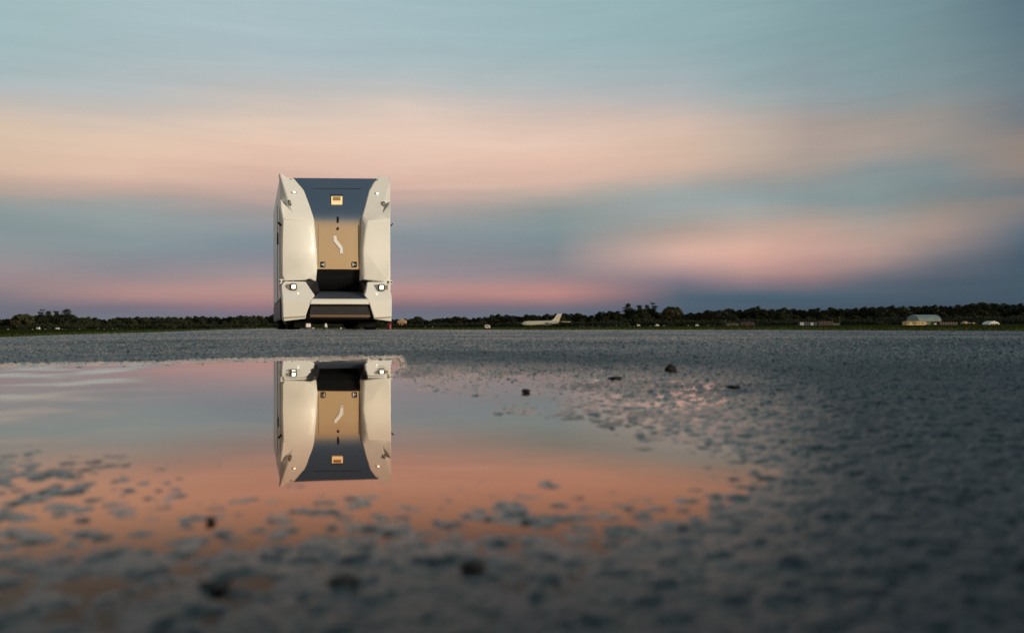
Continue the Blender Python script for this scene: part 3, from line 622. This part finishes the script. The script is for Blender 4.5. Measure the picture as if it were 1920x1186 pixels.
# underside: chassis, axles and wheels
MB().box(-.45, .45, .3, 6.8, .42, .62).box(-1.0, 1.0, .15, .6, .30, .45).build('chassis', DARK, truck)
MB().box(xl+.1, xr-.1, .75, 6.9, .62, .74).build('floor_pan', DARK, truck)
MB().box(-1.02, 1.02, 2.0, 4.5, .15, .60).build('battery_box', DARK, truck, bevel=.02)
xa_ = P(645, 610, 1.8).x; xb_ = P(690, 610, 1.8).x
MB().box(xa_, xb_, 1.7, 2.0-.004, .05, .40).build('air_tank', RUB, truck, bevel=.03)
MB().box(P(571,600,.7).x, P(690,600,.7).x, .55, .70, .20, .299).build('crossmember', DARK, truck)
def wheel(x, y):
    w = MB(); s = 1 if x > 0 else -1; rr = .46; ww = .15
    prof_ = [(-ww, rr*.62), (-ww, rr*.93), (-ww*.8, rr), (ww*.8, rr), (ww, rr*.93), (ww, rr*.62)]
    n = 32; vs = []; fs = []
    for i in range(n):
        t = 2*math.pi*i/n
        for a, r_ in prof_: vs.append((a, math.cos(t)*r_, math.sin(t)*r_))
    m_ = len(prof_)
    for i in range(n):
        for j in range(m_-1): fs.append((i*m_+j, ((i+1) % n)*m_+j, ((i+1) % n)*m_+j+1, i*m_+j+1))
    w.add(vs, fs)
    we = empty('wheel', (x, y, rr)); we.parent = truck
    w.build('tyre', RUB, we, smooth=True)
    MB().tube([(-ww*.7, 0, 0), (s*ww*.5, 0, 0), (s*ww*.8, 0, 0)], [rr*.63, rr*.63, rr*.25], 20).build('rim', mat('rim_steel', (.12, .12, .12), .45, metal=.6), we, smooth=True)
xwl = (P(533,610,.5).x + P(571,610,.5).x)/2; xwr = (P(684,610,.5).x+P(716,610,.5).x)/2
for y in (1.05, 5.2, 6.3):
    for x in (xwl if y < 2 else -.98, xwr if y < 2 else .98): wheel(x, y)
    MB().tube([(-.95, y, .46), (.95, y, .46)], .06, 10).build('axle', DARK, truck)
for x in (-.72, .72):
    MB().box(x-.2, x+.2, .62, .70, .06, .34).build('mud_flap', RUB, truck)

# things standing under and behind the truck
def cone(px, hpx, lean=0, label='', depth=None):
    depth = depth or 17.45 + (px-575)*.0075
    p = at(px, depth); h = hpx*px_m(depth); c = empty('marker_cone', p, 0, rot=(0, lean, 0))
    MB().tube([(0, 0, h*.5), (0, 0, h*.93), (0, 0, h)], [h*.24, h*.16, h*.09], 14).build('cone_top', mat('cone_white', (.8, .78, .7), .5), c, smooth=True, sharp=60)
    MB().tube([(0, 0, .01), (0, 0, h*.5)], [h*.34, h*.25], 14).box(-h*.3, h*.3, -h*.3, h*.3, 0, .012).build('cone_foot', mat('cone_grey', (.05, .07, .09), .7), c)
    tag(c, label, 'cone', 'pale topped cones seen under the truck'); return c
cone(575.4, 13.5, 0, 'left one of the two upright cones standing close together under the truck')
cone(579.8, 13.5, 0, 'right one of the two upright cones standing close together under the truck')
cone(610.6, 13.5, 0, 'lone upright pale topped cone seen under the middle of the truck')
cone(593, 10, R(-58), 'pale topped cone tipped over on its side under the truck')
cone(639, 6, 0, 'smallest pale topped cone, seen under the right half of the truck')

# red person-sized extinguisher trolley beside the truck
p = at(730, 26); u = px_m(26)
ex = tag(empty('fire_extinguisher', p, R(20)), 'red wheeled fire extinguisher standing behind the right corner of the truck', 'extinguisher')
MB().tube([(0, 0, .05), (0, 0, .12*.3), (0, 0, .20), (0, 0, .23), (0, 0, .25)], [.05, .075, .075, .05, .025], 16).build('cylinder', mat('red_paint', (.16, .005, .012), .5), ex, smooth=True)
ex.children[0].data.transform(Matrix.Scale(1.0, 4))
RED = mat('red_paint', (0, 0, 0))
MB().tube([(.04, 0, .22), (.06, 0, .28), (.06, 0, .33)], .014, 8).build('handle', RED, ex)
MB().box(-.09, .09, -.04, .04, .03, .055).build('base_plate', RUB, ex)

# tan loader behind
p = at(754, 150); u = px_m(150)
ld = tag(empty('tank_truck', p, R(-8)), 'small tan tank truck with dark wheels far behind the white truck', 'truck')
TAN = mat('tan_paint', (.42, .25, .13), .6, var=.25, vscale=1.5)
MB().tube([(-7*u, 0, 12*u), (-5.5*u, 0, 12*u), (6*u, 0, 12*u), (8.2*u, 0, 12*u)], [2.5*u, 4.2*u, 4.2*u, 3*u], 16).build('tank', TAN, ld, smooth=True)
MB().box(-8.8*u, -5*u, -.4, .4, 9*u, 15*u).build('cab', TAN, ld, bevel=.08)
MB().box(-2.6*u, 3.2*u, -.25, .25, 15.8*u, 17.6*u).build('hatch', mat('pale_tan', (.6, .48, .34), .6), ld, bevel=.04)
MB().box(-7*u, 8*u, -.3, .3, 7*u, 8.4*u).build('frame', DARK, ld)
for x in (-5.5, -1.5, 3, 6.5):
    for y in (-.45, .45): MB().tube([(x*u, y-.1, 3.4*u), (x*u, y+.1, 3.4*u)], 3.4*u, 16).build('wheel', RUB, ld)
for x in (-4, 0, 2): MB().box(x*u, (x+1.2)*u, -.6, -.56, 6*u, 10*u).build('ladder', TAN, ld)

# ------------------------------------------------------------------ far vehicles and buildings
PAINT_W = mat('van_white', (.75, .73, .66), .5, var=.08)
def small_van(px, depth, wpx, hpx, label, group='white vans and caravans at the edge of the wood', m=PAINT_W):
    u = px_m(depth); p = at(px, depth); w = wpx*u; h = hpx*u; dp = w*.45
    e = tag(empty('parked_van', p, R(random.uniform(-12, 12))), label, 'van', group)
    r0 = h*.16
    MB().extrude([(-w/2, -dp/2, r0), (w/2, -dp/2, r0), (w/2, -dp/2, h*.55), (w*.38, -dp/2, h*.95), (-w*.42, -dp/2, h), (-w/2, -dp/2, h*.85)], (0, dp, 0)).build('body', m, e, bevel=w*.02)
    MB().box(-w*.3, w*.3, -dp/2-.02, -dp/2-.004, h*.55, h*.8).build('window', GB, e)
    for s in (-.3, .3): MB().tube([(w*s, -dp/2-.03, r0), (w*s, -dp/2+.15, r0)], r0, 12).build('wheel', RUB, e)
    return e
small_van(914, 120, 9.5, 7.5, 'small cream box van parked on the tarmac edge between the two trucks and the airplane', 'white vans and caravans at the edge of the wood')
bv = empty('x'); bpy.data.objects.remove(bv)
small_van(72, 330, 6, 4.5, 'bright white van parked at the foot of the trees at far left')
small_van(108, 330, 6, 3.5, 'bright white low van parked right of the tall trees at far left')
small_van(1197, 330, 6, 4, 'white van parked below the first tall dark tree of the right clump')
small_van(1232.5, 330, 6, 4, 'bright white van parked below the round pale tree')
small_van(1307, 330, 6, 3, 'small white van parked between the round pale tree and the brown mound')
def boulder(px, depth, wpx, hpx, label):
    u = px_m(depth); p = at(px, depth); sd_ = px
    bm = bmesh.new(); bmesh.ops.create_icosphere(bm, subdivisions=2, radius=1)
    for v in bm.verts:
        q = v.co.copy(); k = 1+.3*mnoise.noise(q*1.3+Vector((sd_, 0, 0))); v.co = Vector((q.x*k*wpx*u/2, q.y*k*wpx*u/2, q.z*k*hpx*u/2))
    me = bpy.data.meshes.new('boulder'); bm.to_mesh(me); bm.free()
    o = link('boulder', me, None, mat('pale_stone', (.17, .17, .12), .8, var=.3, vscale=1.5)); o.location = p + Vector((0, 0, hpx*u*.3 + .1))
    tag(o, label, 'boulder', 'pale boulders scattered in the grass below the wood')
for px, w, h in ((15,5,4),(61,5,3),(85,6,2.5),(117,3,2.5),(123,2,2.5),(149,3,3),(183,4,2.5),(195,4,2.5),(211,4,2.5),(219,3,2.5)):
    boulder(px, 300, w*.65, h*.7, 'pale boulder lying in the grass below the trees left of the truck')
for px, w, h in ((797,2.5,2),(811,3,2)):
    boulder(px, 300, w*.9, h, 'pale boulder at the foot of the wood between tan tank truck and cream van')
for px, w, h in ((1088,2.5,3),(1094,3,2.5),(1110,4,2),(1122,4,2.5),(1145,2,2.5),(1155,3,3)):
    boulder(px, 300, w*.65, h*.7, 'pale boulder in the grass just right of the airplane')
for px, w, h in ((1181,2,3),(1189,3,2),(1219,6,2),(1227,4,2),(1244,6,2.5),(1290,5,3),(1327,3,3)):
    boulder(px, 300, w*.8, h*.8, 'pale boulder in the grass below the tall clump right of the airplane')

# airplane
def airplane():
    D_ = 300.; u = px_m(D_); p = at(1013, D_); p.z += 0.1
    e = tag(empty('airplane', p, R(4)), 'white twin engine airplane with swept tail parked in front of the wood', 'airplane')
    AW = mat('plane_white', (.52, .50, .40), .4, var=.15, vscale=.8)
    f = MB(); zc = 6.6*u
    X = [-35.5, -34.6, -32.5, -29, -24, 5, 18, 27, 33, 36]; RD = [.3, 1.6, 2.9, 3.9, 4.3, 4.5, 4.2, 3.0, 1.7, .4]; ZC = [-1.4, -1.2, -.8, -.2, 0, .3, .7, 1.6, 2.4, 2.9]
    f.tube([(x*u, 0, zc+z*u) for x, z in zip(X, ZC)], [r*u for r in RD], 20); f.build('fuselage', AW, e, smooth=True, sharp=60)
    fin = [(17, 4.2), (22, 5.5), (26.5, 9.5), (30.5, 15.5), (32, 17.3), (41.5, 18), (38, 10), (35, 2.2)]
    MB().extrude([(x*u, -.12, zc+z*u) for x, z in fin], (0, .24, 0)).build('tail_fin', AW, e, bevel=.04)
    for s in (-1, 1):
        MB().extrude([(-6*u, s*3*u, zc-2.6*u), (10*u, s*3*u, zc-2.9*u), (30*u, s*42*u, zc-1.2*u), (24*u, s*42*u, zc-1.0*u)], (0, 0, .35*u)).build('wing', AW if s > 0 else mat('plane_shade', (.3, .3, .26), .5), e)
        MB().extrude([(27*u, s*.5*u, zc+2.6*u), (35*u, s*.5*u, zc+2.6*u), (61*u if s > 0 else 40*u, s*26*u, zc+2.2*u), (56*u if s > 0 else 37*u, s*26*u, zc+2.2*u)], (0, 0, .7*u)).build('tailplane', AW, e)
        MB().tube([(13*u, s*6.3*u, zc+.6*u), (14*u, s*6.3*u, zc+.6*u), (22*u, s*6.3*u, zc+1*u), (24*u, s*6.3*u, zc+1*u)], [1.5*u, 1.9*u, 1.8*u, 1.1*u], 14).build('engine', AW, e, smooth=True)
        MB().tube([(5*u, s*4*u, 0), (5*u, s*4*u, zc-3*u)], .3*u, 8).build('landing_gear', DARK, e)
    MB().tube([(-27*u, 0, 0), (-27*u, 0, zc-3*u)], .3*u, 8).build('landing_gear', DARK, e)
    MB().box(-34*u, -31.6*u, -1.9*u, -1.2*u, zc+.6*u, zc+1.6*u).build('cockpit_window', GB, e)
    for i in range(12):
        MB().box((-22+i*3)*u, (-21.2+i*3)*u, -4.42*u, -4.2*u, zc+.9*u, zc+1.8*u).build('cabin_window', GB, e)
airplane()

# brown mound-roofed shed, red shed
FD = 330.; u = px_m(FD)
def shed(px0, px1, hpx, label, name, m, roof=.35, cat='shed', depth=FD, mroof=None, base=0, doors=1, group=None, curved=False):
    u = px_m(depth); w = (px1-px0)*u; h = hpx*u; p = at((px0+px1)/2, depth); p.z += base*u
    e = tag(empty(name, p), label, cat, group); dp = max(3, w*.5); hw = h*(1-roof)
    MB().box(-w/2, w/2, -dp/2, dp/2, -.6, hw).build('wall', m, e)
    if curved:
        pr = [(-dp*.52*math.cos(t), hw+.002+(h-hw)*math.sin(t)) for t in [i*math.pi/10 for i in range(11)]]
    else: pr = [(-dp*.56, hw+.002), (0, h), (dp*.56, hw+.002)]
    MB().extrude([(-w*.51, y, z) for y, z in pr], (w*1.02, 0, 0)).build('roof', mroof or m, e)
    for k in range(doors):
        x = -w/2 + w*(k+.5)/doors; MB().box(x-w*.12/doors*2, x+w*.12/doors*2, -dp/2-.06, -dp/2-.01, -.3, hw*.75).build('door', DARK, e)
    return e
shed(1361, 1383, 5.5, 'low tan shed with curved roof at the foot of the wood', 'low_shed', mat('tan_wall', (.075, .055, .025), .8, var=.3), .6, curved=True)
shed(1387, 1413, 7, 'low reddish brown shed right of the tan curved shed', 'low_shed', mat('rust_wall', (.07, .024, .015), .8, var=.4, vscale=1), .35, doors=2)
def container(px0, px1, hpx, label, m, end=None, base=0, depth=FD):
    u = px_m(depth); w = (px1-px0)*u; h = hpx*u; p = at((px0+px1)/2, depth); p.z += base*u
    e = tag(empty('shipping_container', p), label, 'container', 'shipping containers in the grass at the right')
    b = MB(); n = max(6, int(w/.5)); pts = []
    for i in range(n+1):      # corrugated front wall
        x = -w/2 + w*i/n; yy = -1.2 + (.06 if i % 2 else 0); pts.append((x, yy))
    b.extrude([(x, y, -.5) for x, y in pts] + [(w/2, 1.2, -.5), (-w/2, 1.2, -.5)], (0, 0, h+.5)); b.build('container_body', m, e)
    if end: MB().box(-w/2-.02, -w/2+w*.4, -1.3, -1.24, h*.06, h*.86).build('end_door', end, e)
    return e
BLUE = mat('container_blue', (.015, .025, .05), .6, var=.2); REDC = mat('container_red', (.026, .006, .006), .6, var=.25); WEND = mat('container_white', (.32, .33, .36), .6)
container(1498, 1516, 7, 'blue container with pale end door, leftmost of the row', BLUE, WEND)
container(1517.5, 1531, 6.5, 'short blue container with pale end door beside the dark red one', BLUE, WEND)
container(1533.5, 1560, 8, 'dull dark red container in the middle of the row of containers', REDC)
container(1560.8, 1571.5, 4.5, 'low grey green container at the right end of the row', mat('container_grey', (.06, .07, .055), .7, var=.2))
container(1759.5, 1792, 5.5, 'long dark red container lying in front of the farm buildings', mat('container_crimson', (.032, .003, .005), .6, var=.2), depth=300)
pl = at(1574.5, FD); po = tag(empty('utility_pole', pl), 'thin pale pole standing right of the containers', 'pole')
MB().tube([(0, 0, -.5), (0, 0, 16*u)], [.09, .06], 8).build('pole_shaft', mat('pole_grey', (.10, .11, .09), .8), po)
MB().box(-.5, .5, -.05, .05, 14.6*u, 14.9*u).build('crossarm', mat('pole_grey', (0, 0, 0)), po)
# farm: gambrel hall, long cream house
hp = at(1732, 345); e = tag(empty('farm_hall', hp, 0), 'large hall with pale curved metal roof behind the cream house', 'hall'); U = px_m(345); w2 = 20.5*U
MB().box(-w2, w2, -5, 5, -.5, 7*U).build('wall', mat('hall_green', (.12, .14, .06), .8, var=.2), e)
pr = [(-5.4, 7*U+.002), (-5.2, 10*U), (-4.2, 14*U), (-2.4, 17.6*U), (0, 19*U), (2.4, 17.6*U), (4.2, 14*U), (5.2, 10*U), (5.4, 7*U+.002)]
MB().extrude([(-w2*1.01, y, z) for y, z in pr], (w2*2.02, 0, 0)).build('roof', mat('roof_metal', (.22, .28, .26), .5, var=.15, vscale=.6), e)
MB().box(w2*.12, w2*.9, -5.1, -5.02, -.3, 6*U).build('door', DARK, e)
hs_ = at(1713.5, 320); e = tag(empty('farm_house', hs_, 0), 'long low cream house lit warm in front of the hall', 'house'); U = px_m(320)
MB().box(-17.5*U, -2*U, -2, 2, -.4, 6*U).box(-2*U+.002, 17*U, -2.2, 2, -.4, 6.6*U).build('wall', mat('cream_wall', (.62, .46, .22), .8, var=.12), e)
MB().extrude([(-17.8*U, -2.4, 6*U+.003), (-17.8*U, 0, 7.6*U), (-17.8*U, 2.3, 6*U+.003)], (16*U, 0, 0)).extrude([(-1.8*U, -2.5, 6.6*U+.003), (-1.8*U, 0, 8*U), (-1.8*U, 2.3, 6.6*U+.003)], (19.2*U, 0, 0)).build('roof', mat('farm_roof', (.42, .33, .16), .8, var=.2), e)
for x in (-14.5, -5.5, 0, 4.5, 9.5, 13): MB().box((x-.8)*U, (x+.8)*U, -2.26, -2.02 if x < -2 else -2.22, 2.2*U, 4.6*U).build('window', mat('window_dark', (.10, .03, .01), .3), e)
small_van(1735, 320, 5, 5, 'pale van parked at the right end of the cream house')
small_van(1753.5, 322, 4, 3.2, 'smallest pale van, between the hall and the dark red container')
def wagon(px, w, h, label):
    u = px_m(330); p = at(px, 330); e = tag(empty('farm_wagon', p), label, 'wagon', 'farm wagons between the hall and the white tent'); W = w*u; H = h*u
    m = mat('wagon_tan', (.36, .27, .16), .7, var=.4, vscale=1)
    MB().box(-W/2, W/2, -1, 1, .35, H*.6).build('wagon_bed', m, e, bevel=.05)
    MB().extrude([(-W*.35, -.9, H*.6+.003), (-W*.15, -.9, H), (W*.1, -.9, H*.92), (W*.4, -.9, H*.6+.003)], (0, 1.8, 0)).build('load', m, e)
    for s in (-.3, .3): MB().tube([(W*s, -1.05, .35), (W*s, -.85, .35)], .4, 12).build('wheel', RUB, e)
wagon(1809, 13, 6.5, 'taller tan farm wagon with a heaped load left of the white tent'); wagon(1824, 12, 4.5, 'lower tan farm wagon nearest to the white tent'); wagon(1766, 6, 5.5, 'short pale farm wagon behind the dark red container')
tp = at(1857.5, 320); U = px_m(320); e = tag(empty('tent', tp), 'white peaked party tent alone at the far right', 'tent')
MB().extrude([(x*U, -2.4, z*U) for x, z in [(-9.5,-1),(-9.5,2.4),(-7.5,4.2),(-3,6),(0,6.9),(3,6),(7.5,4.2),(9.5,2.4),(9.5,-1)]], (0, 4.8, 0)).build('canopy', mat('tent_white', (.72, .70, .62), .7), e, bevel=.05)
for x in (-5.5, -1.6, 2.4, 6): MB().box((x-1.1)*U, (x+1.1)*U, -2.5, -2.42, -.3, 2*U).build('opening', mat('opening_dark', (.06, .06, .05), .8), e)

# ------------------------------------------------------------------ the wood along the horizon
SKX = [-260,-200,-140,-80,-30,0,20,40,55,65,75,90,105,117,125,135,150,172,195,215,250,300,320,345,365,385,410,445,475,500,515,560,600,640,690,735,760,785,800,825,860,890,905,920,940,950,975,990,1010,1025,1040,1060,1085,1105,1130,1145,1155,1165,1178,1190,1200,1213,1225,1238,1248,1260,1270,1280,1290,1300,1320,1330,1345,1365,1380,1397,1410,1423,1440,1465,1490,1520,1545,1565,1600,1620,1655,1680,1702,1725,1765,1780,1800,1825,1840,1855,1875,1893,1900,1920,1980,2050,2120,2200]
SKT = [594,592,595,590,596,597,596,592,592,598,590,587,586,588,587,589,593,591,598,594,592,591,591,594,590,590,594,591,590,592,588,592,590,593,591,595,597,592,598,594,592,594,592,590,588,590,591,588,590,586,587,586,586,590,582,582,581,580,577,577,577,576,578,584,582,582,582,583,583,584,584,579,579,577,580,575,578,573,580,574,578,578,573,575,577,575,571,572,570,572,571,572,570,565,564,567,566,572,567,567,568,564,568,566]
def wood_depth(px): return float(np.interp(px, [-300, 735, 1100, 2200], [640, 600, 520, 420]))
LEAF = [mat('leaves_dark', (.027, .033, .019), .85, spec=.1, var=.45, vscale=.25), mat('leaves_olive', (.042, .045, .02), .85, spec=.1, var=.4, vscale=.3), mat('leaves_pale', (.062, .060, .028), .85, spec=.1, var=.3, vscale=.3)]
BARK = mat('bark', (.03, .024, .018), .9)
def crown_mesh(seed, clumps, leaves=70, size=.045):
    """leaf sized faces spread over many clumps; unit tree of height 1"""
    rg = random.Random(seed); b = MB()
    for (cx, cy, cz, rr) in clumps:
        for k in range(leaves):
            d = Vector((rg.gauss(0, 1), rg.gauss(0, 1), rg.gauss(0, 1))).normalized(); q = Vector((cx, cy, cz)) + Vector((d.x, d.y, d.z*.8))*rr*(.55+.5*rg.random())
            n = (d + Vector((rg.uniform(-.6, .6), rg.uniform(-.6, .6), rg.uniform(-.6, .6)))).normalized(); a = n.orthogonal().normalized(); a.rotate(Matrix.Rotation(rg.uniform(0, 6.28), 3, n)); c = n.cross(a); s = size*(.6+.8*rg.random())
            b.add([q-a*s, q-c*s*.7, q+a*s, q+c*s*.7], [(0, 1, 2, 3)])
    return b
def make_tree(seed, kind, m):
    rg = random.Random(seed); cl = []
    def dome(cx, cy, rad, top, n, low=.2):
        hh = top-low
        for k in range(n):
            t = rg.uniform(0, 6.28); el = math.asin(rg.random()); q = rad-.08
            cl.append((cx+math.cos(t)*math.cos(el)*q, cy+math.sin(t)*math.cos(el)*q, low+.05+math.sin(el)*(hh-.14), rg.uniform(.09, .13)))
        for k in range(n): cl.append((cx+rg.uniform(-rad, rad)*.75, cy+rg.uniform(-rad, rad)*.6, rg.uniform(.08, low+hh*.62), .14))
    if kind == 'round':
        dome(0, 0, .42, .98, 34, .35); dome(rg.uniform(-.3, .3), rg.uniform(-.1, .1), .3, .8, 14, .2)
    elif kind == 'wide':
        dome(0, 0, .42, .98, 26, .45); dome(rg.uniform(.28, .42), rg.uniform(-.2, .2), .34, rg.uniform(.78, .9), 18, .3); dome(rg.uniform(-.42, -.28), rg.uniform(-.2, .2), .34, rg.uniform(.75, .88), 18, .3)
    elif kind == 'dome':
        for k in range(60):
            t = rg.uniform(0, 6.28); el = math.asin(rg.random()); q = .46
            cl.append((math.cos(t)*math.cos(el)*q, math.sin(t)*math.cos(el)*q, .42+math.sin(el)*.46, rg.uniform(.09, .14)))
        for k in range(20): cl.append((rg.uniform(-.4, .4), rg.uniform(-.3, .3), rg.uniform(.1, .5), .15))
    elif kind == 'tufted':      # tall pine: bare stem with a small flattened head
        for k in range(14):
            t = rg.uniform(0, 6.28); q = rg.uniform(0, .13); cl.append((math.cos(t)*q, math.sin(t)*q, rg.uniform(.70, .93), rg.uniform(.07, .10)))
        for k in range(26): t = rg.uniform(0, 6.28); cl.append((math.cos(t)*.2*rg.random(), math.sin(t)*.2, rg.uniform(.2, .72), rg.uniform(.08, .12)))
    elif kind == 'thin':       # loose see-through crown
        for k in range(16):
            t = rg.uniform(0, 6.28); q = rg.uniform(.02, .15); cl.append((math.cos(t)*q*.8, math.sin(t)*q*.8, rg.uniform(.55, .95), rg.uniform(.045, .075)))
    r = empty('broadleaf_tree' if kind not in ('tufted',) else 'pine_tree')
    crown_mesh(seed, cl, leaves={'thin': 40, 'dome': 60}.get(kind, 46), size=.036 if kind in ('round', 'wide', 'dome') else .018).build('crown', m, r)
    tk = MB().tube([(0, 0, -.05), (.004, 0, .3), (0, .005, .62), (0, 0, .85)], [.028, .02, .012, .004], 8)
    for k in range(6):
        t = rg.uniform(0, 6.28); h = rg.uniform(.3, .65); ln = .2 if kind in ('round', 'wide', 'dome') else .11
        tk.tube([(0, 0, h), (math.cos(t)*ln*.6, math.sin(t)*ln*.6, h+.12), (math.cos(t)*ln, math.sin(t)*ln, h+.22)], [.012, .008, .003], 6)
    tk.build('trunk', BARK, r)
    return r
PROTO = [make_tree(11, 'round', LEAF[0]), make_tree(12, 'wide', LEAF[0]), make_tree(13, 'round', LEAF[1]), make_tree(14, 'wide', LEAF[0]), make_tree(15, 'wide', LEAF[1]), make_tree(16, 'round', LEAF[0])]
P_TUFT = [make_tree(21, 'tufted', LEAF[0]), make_tree(22, 'tufted', LEAF[0])]; P_THIN = make_tree(31, 'thin', LEAF[0]); P_DOME = make_tree(41, 'dome', LEAF[2])
used = set()
def plant(proto, px, depth, ytop, label, group, wide=1.0, cat='tree'):
    x = (px-960)/FPX*depth; z = float(ground_z(x, depth)) - .1
    h = (horizon_y(px)-ytop)/FPX*depth + CAM_H - z
    o = proto if id(proto) not in used else copy_tree(proto)
    used.add(id(proto)); o.location = (x, depth, z); o.rotation_euler = (0, 0, random.uniform(0, 6.28)); o.scale = (h*wide, h*wide, h)
    tag(o, label, cat, group); return o
def section(px):
    for lim, s in ((20, 'at the far left edge'), (200, 'in the clump at far left'), (350, 'between the left clump and the truck'), (530, 'in the low wood just left of the truck'), (735, 'in the wood behind the truck'), (900, 'in the low wood right of the truck'), (1060, 'in the wood behind the airplane'), (1170, 'in the rising wood right of the airplane'), (1300, 'in the tall clump below the dark cloud'), (1480, 'in the wood above the brown sheds'), (1600, 'in the wood behind the containers'), (1700, 'in the wood between containers and farm hall'), (1850, 'in the wood behind the farm hall'), (9999, 'in the high wood at far right')):
        if px < lim: return s
G = 'dark trees of the wood along the horizon'
px = -250.
rt = random.Random(3)
while px < 2190:
    dpt = wood_depth(px) + rt.uniform(-12, 12); yt = float(np.interp(px, SKX, SKT)) + rt.uniform(-1.0, 1.6)
    k = rt.randrange(6)
    plant(PROTO[k], px, dpt, yt, ('broad olive' if k in (4,) else 'narrow olive' if k == 2 else 'broad dark' if k in (1, 3) else 'narrow dark') + ' tree against the sky ' + section(px), G, wide=rt.uniform(1.05, 1.5))
    px += rt.uniform(10.5, 16.5)*(1 if px < 1100 else 1.3)
px = -240.
while px < 2180:
    dpt = wood_depth(px) - rt.uniform(25, 60); hy = horizon_y(px); yt = float(np.interp(px, SKX, SKT)); yt = hy - (hy-yt)*rt.uniform(.5, .78)
    k = rt.randrange(6)
    plant(PROTO[k], px, dpt, yt, ('olive' if k in (2, 4) else 'dark') + ' lower tree in front ' + section(px), G, wide=rt.uniform(1.0, 1.4))
    px += rt.uniform(16, 26)*(1 if px < 1100 else 1.25)
# the trees that stand out
S1 = 'trees that stand out above the left clump'; S2 = 'trees that stand out above the right clump'
plant(P_DOME, 43, 560, 586.5, 'large round pale olive tree, the widest crown at far left', S1, wide=1.25)
plant(P_THIN, 77, 570, 578.5, 'thin bare-looking tree just right of the round pale tree at left', S1, wide=1.1)
plant(P_TUFT[0], 91, 570, 582, 'dark tufted tree, middle one of the left clump', S1, wide=1.2)
plant(P_TUFT[1], 105, 570, 581.5, 'small tufted dark tree just left of the tallest one at left', S1, wide=.9)
plant(P_TUFT[0], 126, 570, 578.5, 'tallest dark bushy topped tree of the left clump', S1, wide=1.5)
plant(P_TUFT[0], 1178, 510, 568, 'tall dark bushy topped tree at the left end of the right clump', S2, wide=1.3)
plant(P_TUFT[1], 1199, 510, 570.5, 'small tufted dark tree second from the left in the right clump', S2, wide=.8)
plant(P_TUFT[0], 1213, 510, 570.5, 'dark tufted tree third from the left in the right clump', S2, wide=1.0)
plant(P_THIN, 1226, 510, 566, 'thin loose crowned tree left of the round pale tree at right', S2, wide=1.1)
plant(P_DOME, 1261, 500, 572.5, 'large round pale olive tree at the right end of the right clump', S2, wide=1.05)
# bushes and undergrowth closing the foot of the wood
def undergrowth():
    rg = random.Random(8); b = MB(); px = -260.
    while px < 2200:
        d = wood_depth(px) - rg.uniform(55, 80); x = (px-960)/FPX*d; z = float(ground_z(x, d)); hh = (horizon_y(px) - float(np.interp(px, SKX, SKT)))/FPX*d*rg.uniform(.18, .42)
        for k in range(90):
            q = Vector((x+rg.gauss(0, 2.6), d+rg.uniform(-3, 3), z+hh*rg.random()**.8)); s = rg.uniform(.25, .6)
            a = Vector((rg.gauss(0, 1), rg.gauss(0, 1), rg.gauss(0, 1))).normalized(); c = a.orthogonal().normalized()
            b.add([q-a*s, q-c*s, q+a*s, q+c*s], [(0, 1, 2, 3)])
        px += 6
    tag(b.build('undergrowth', LEAF[0]), 'dark bushes closing the foot of the wood', 'undergrowth', kind='stuff')
undergrowth()
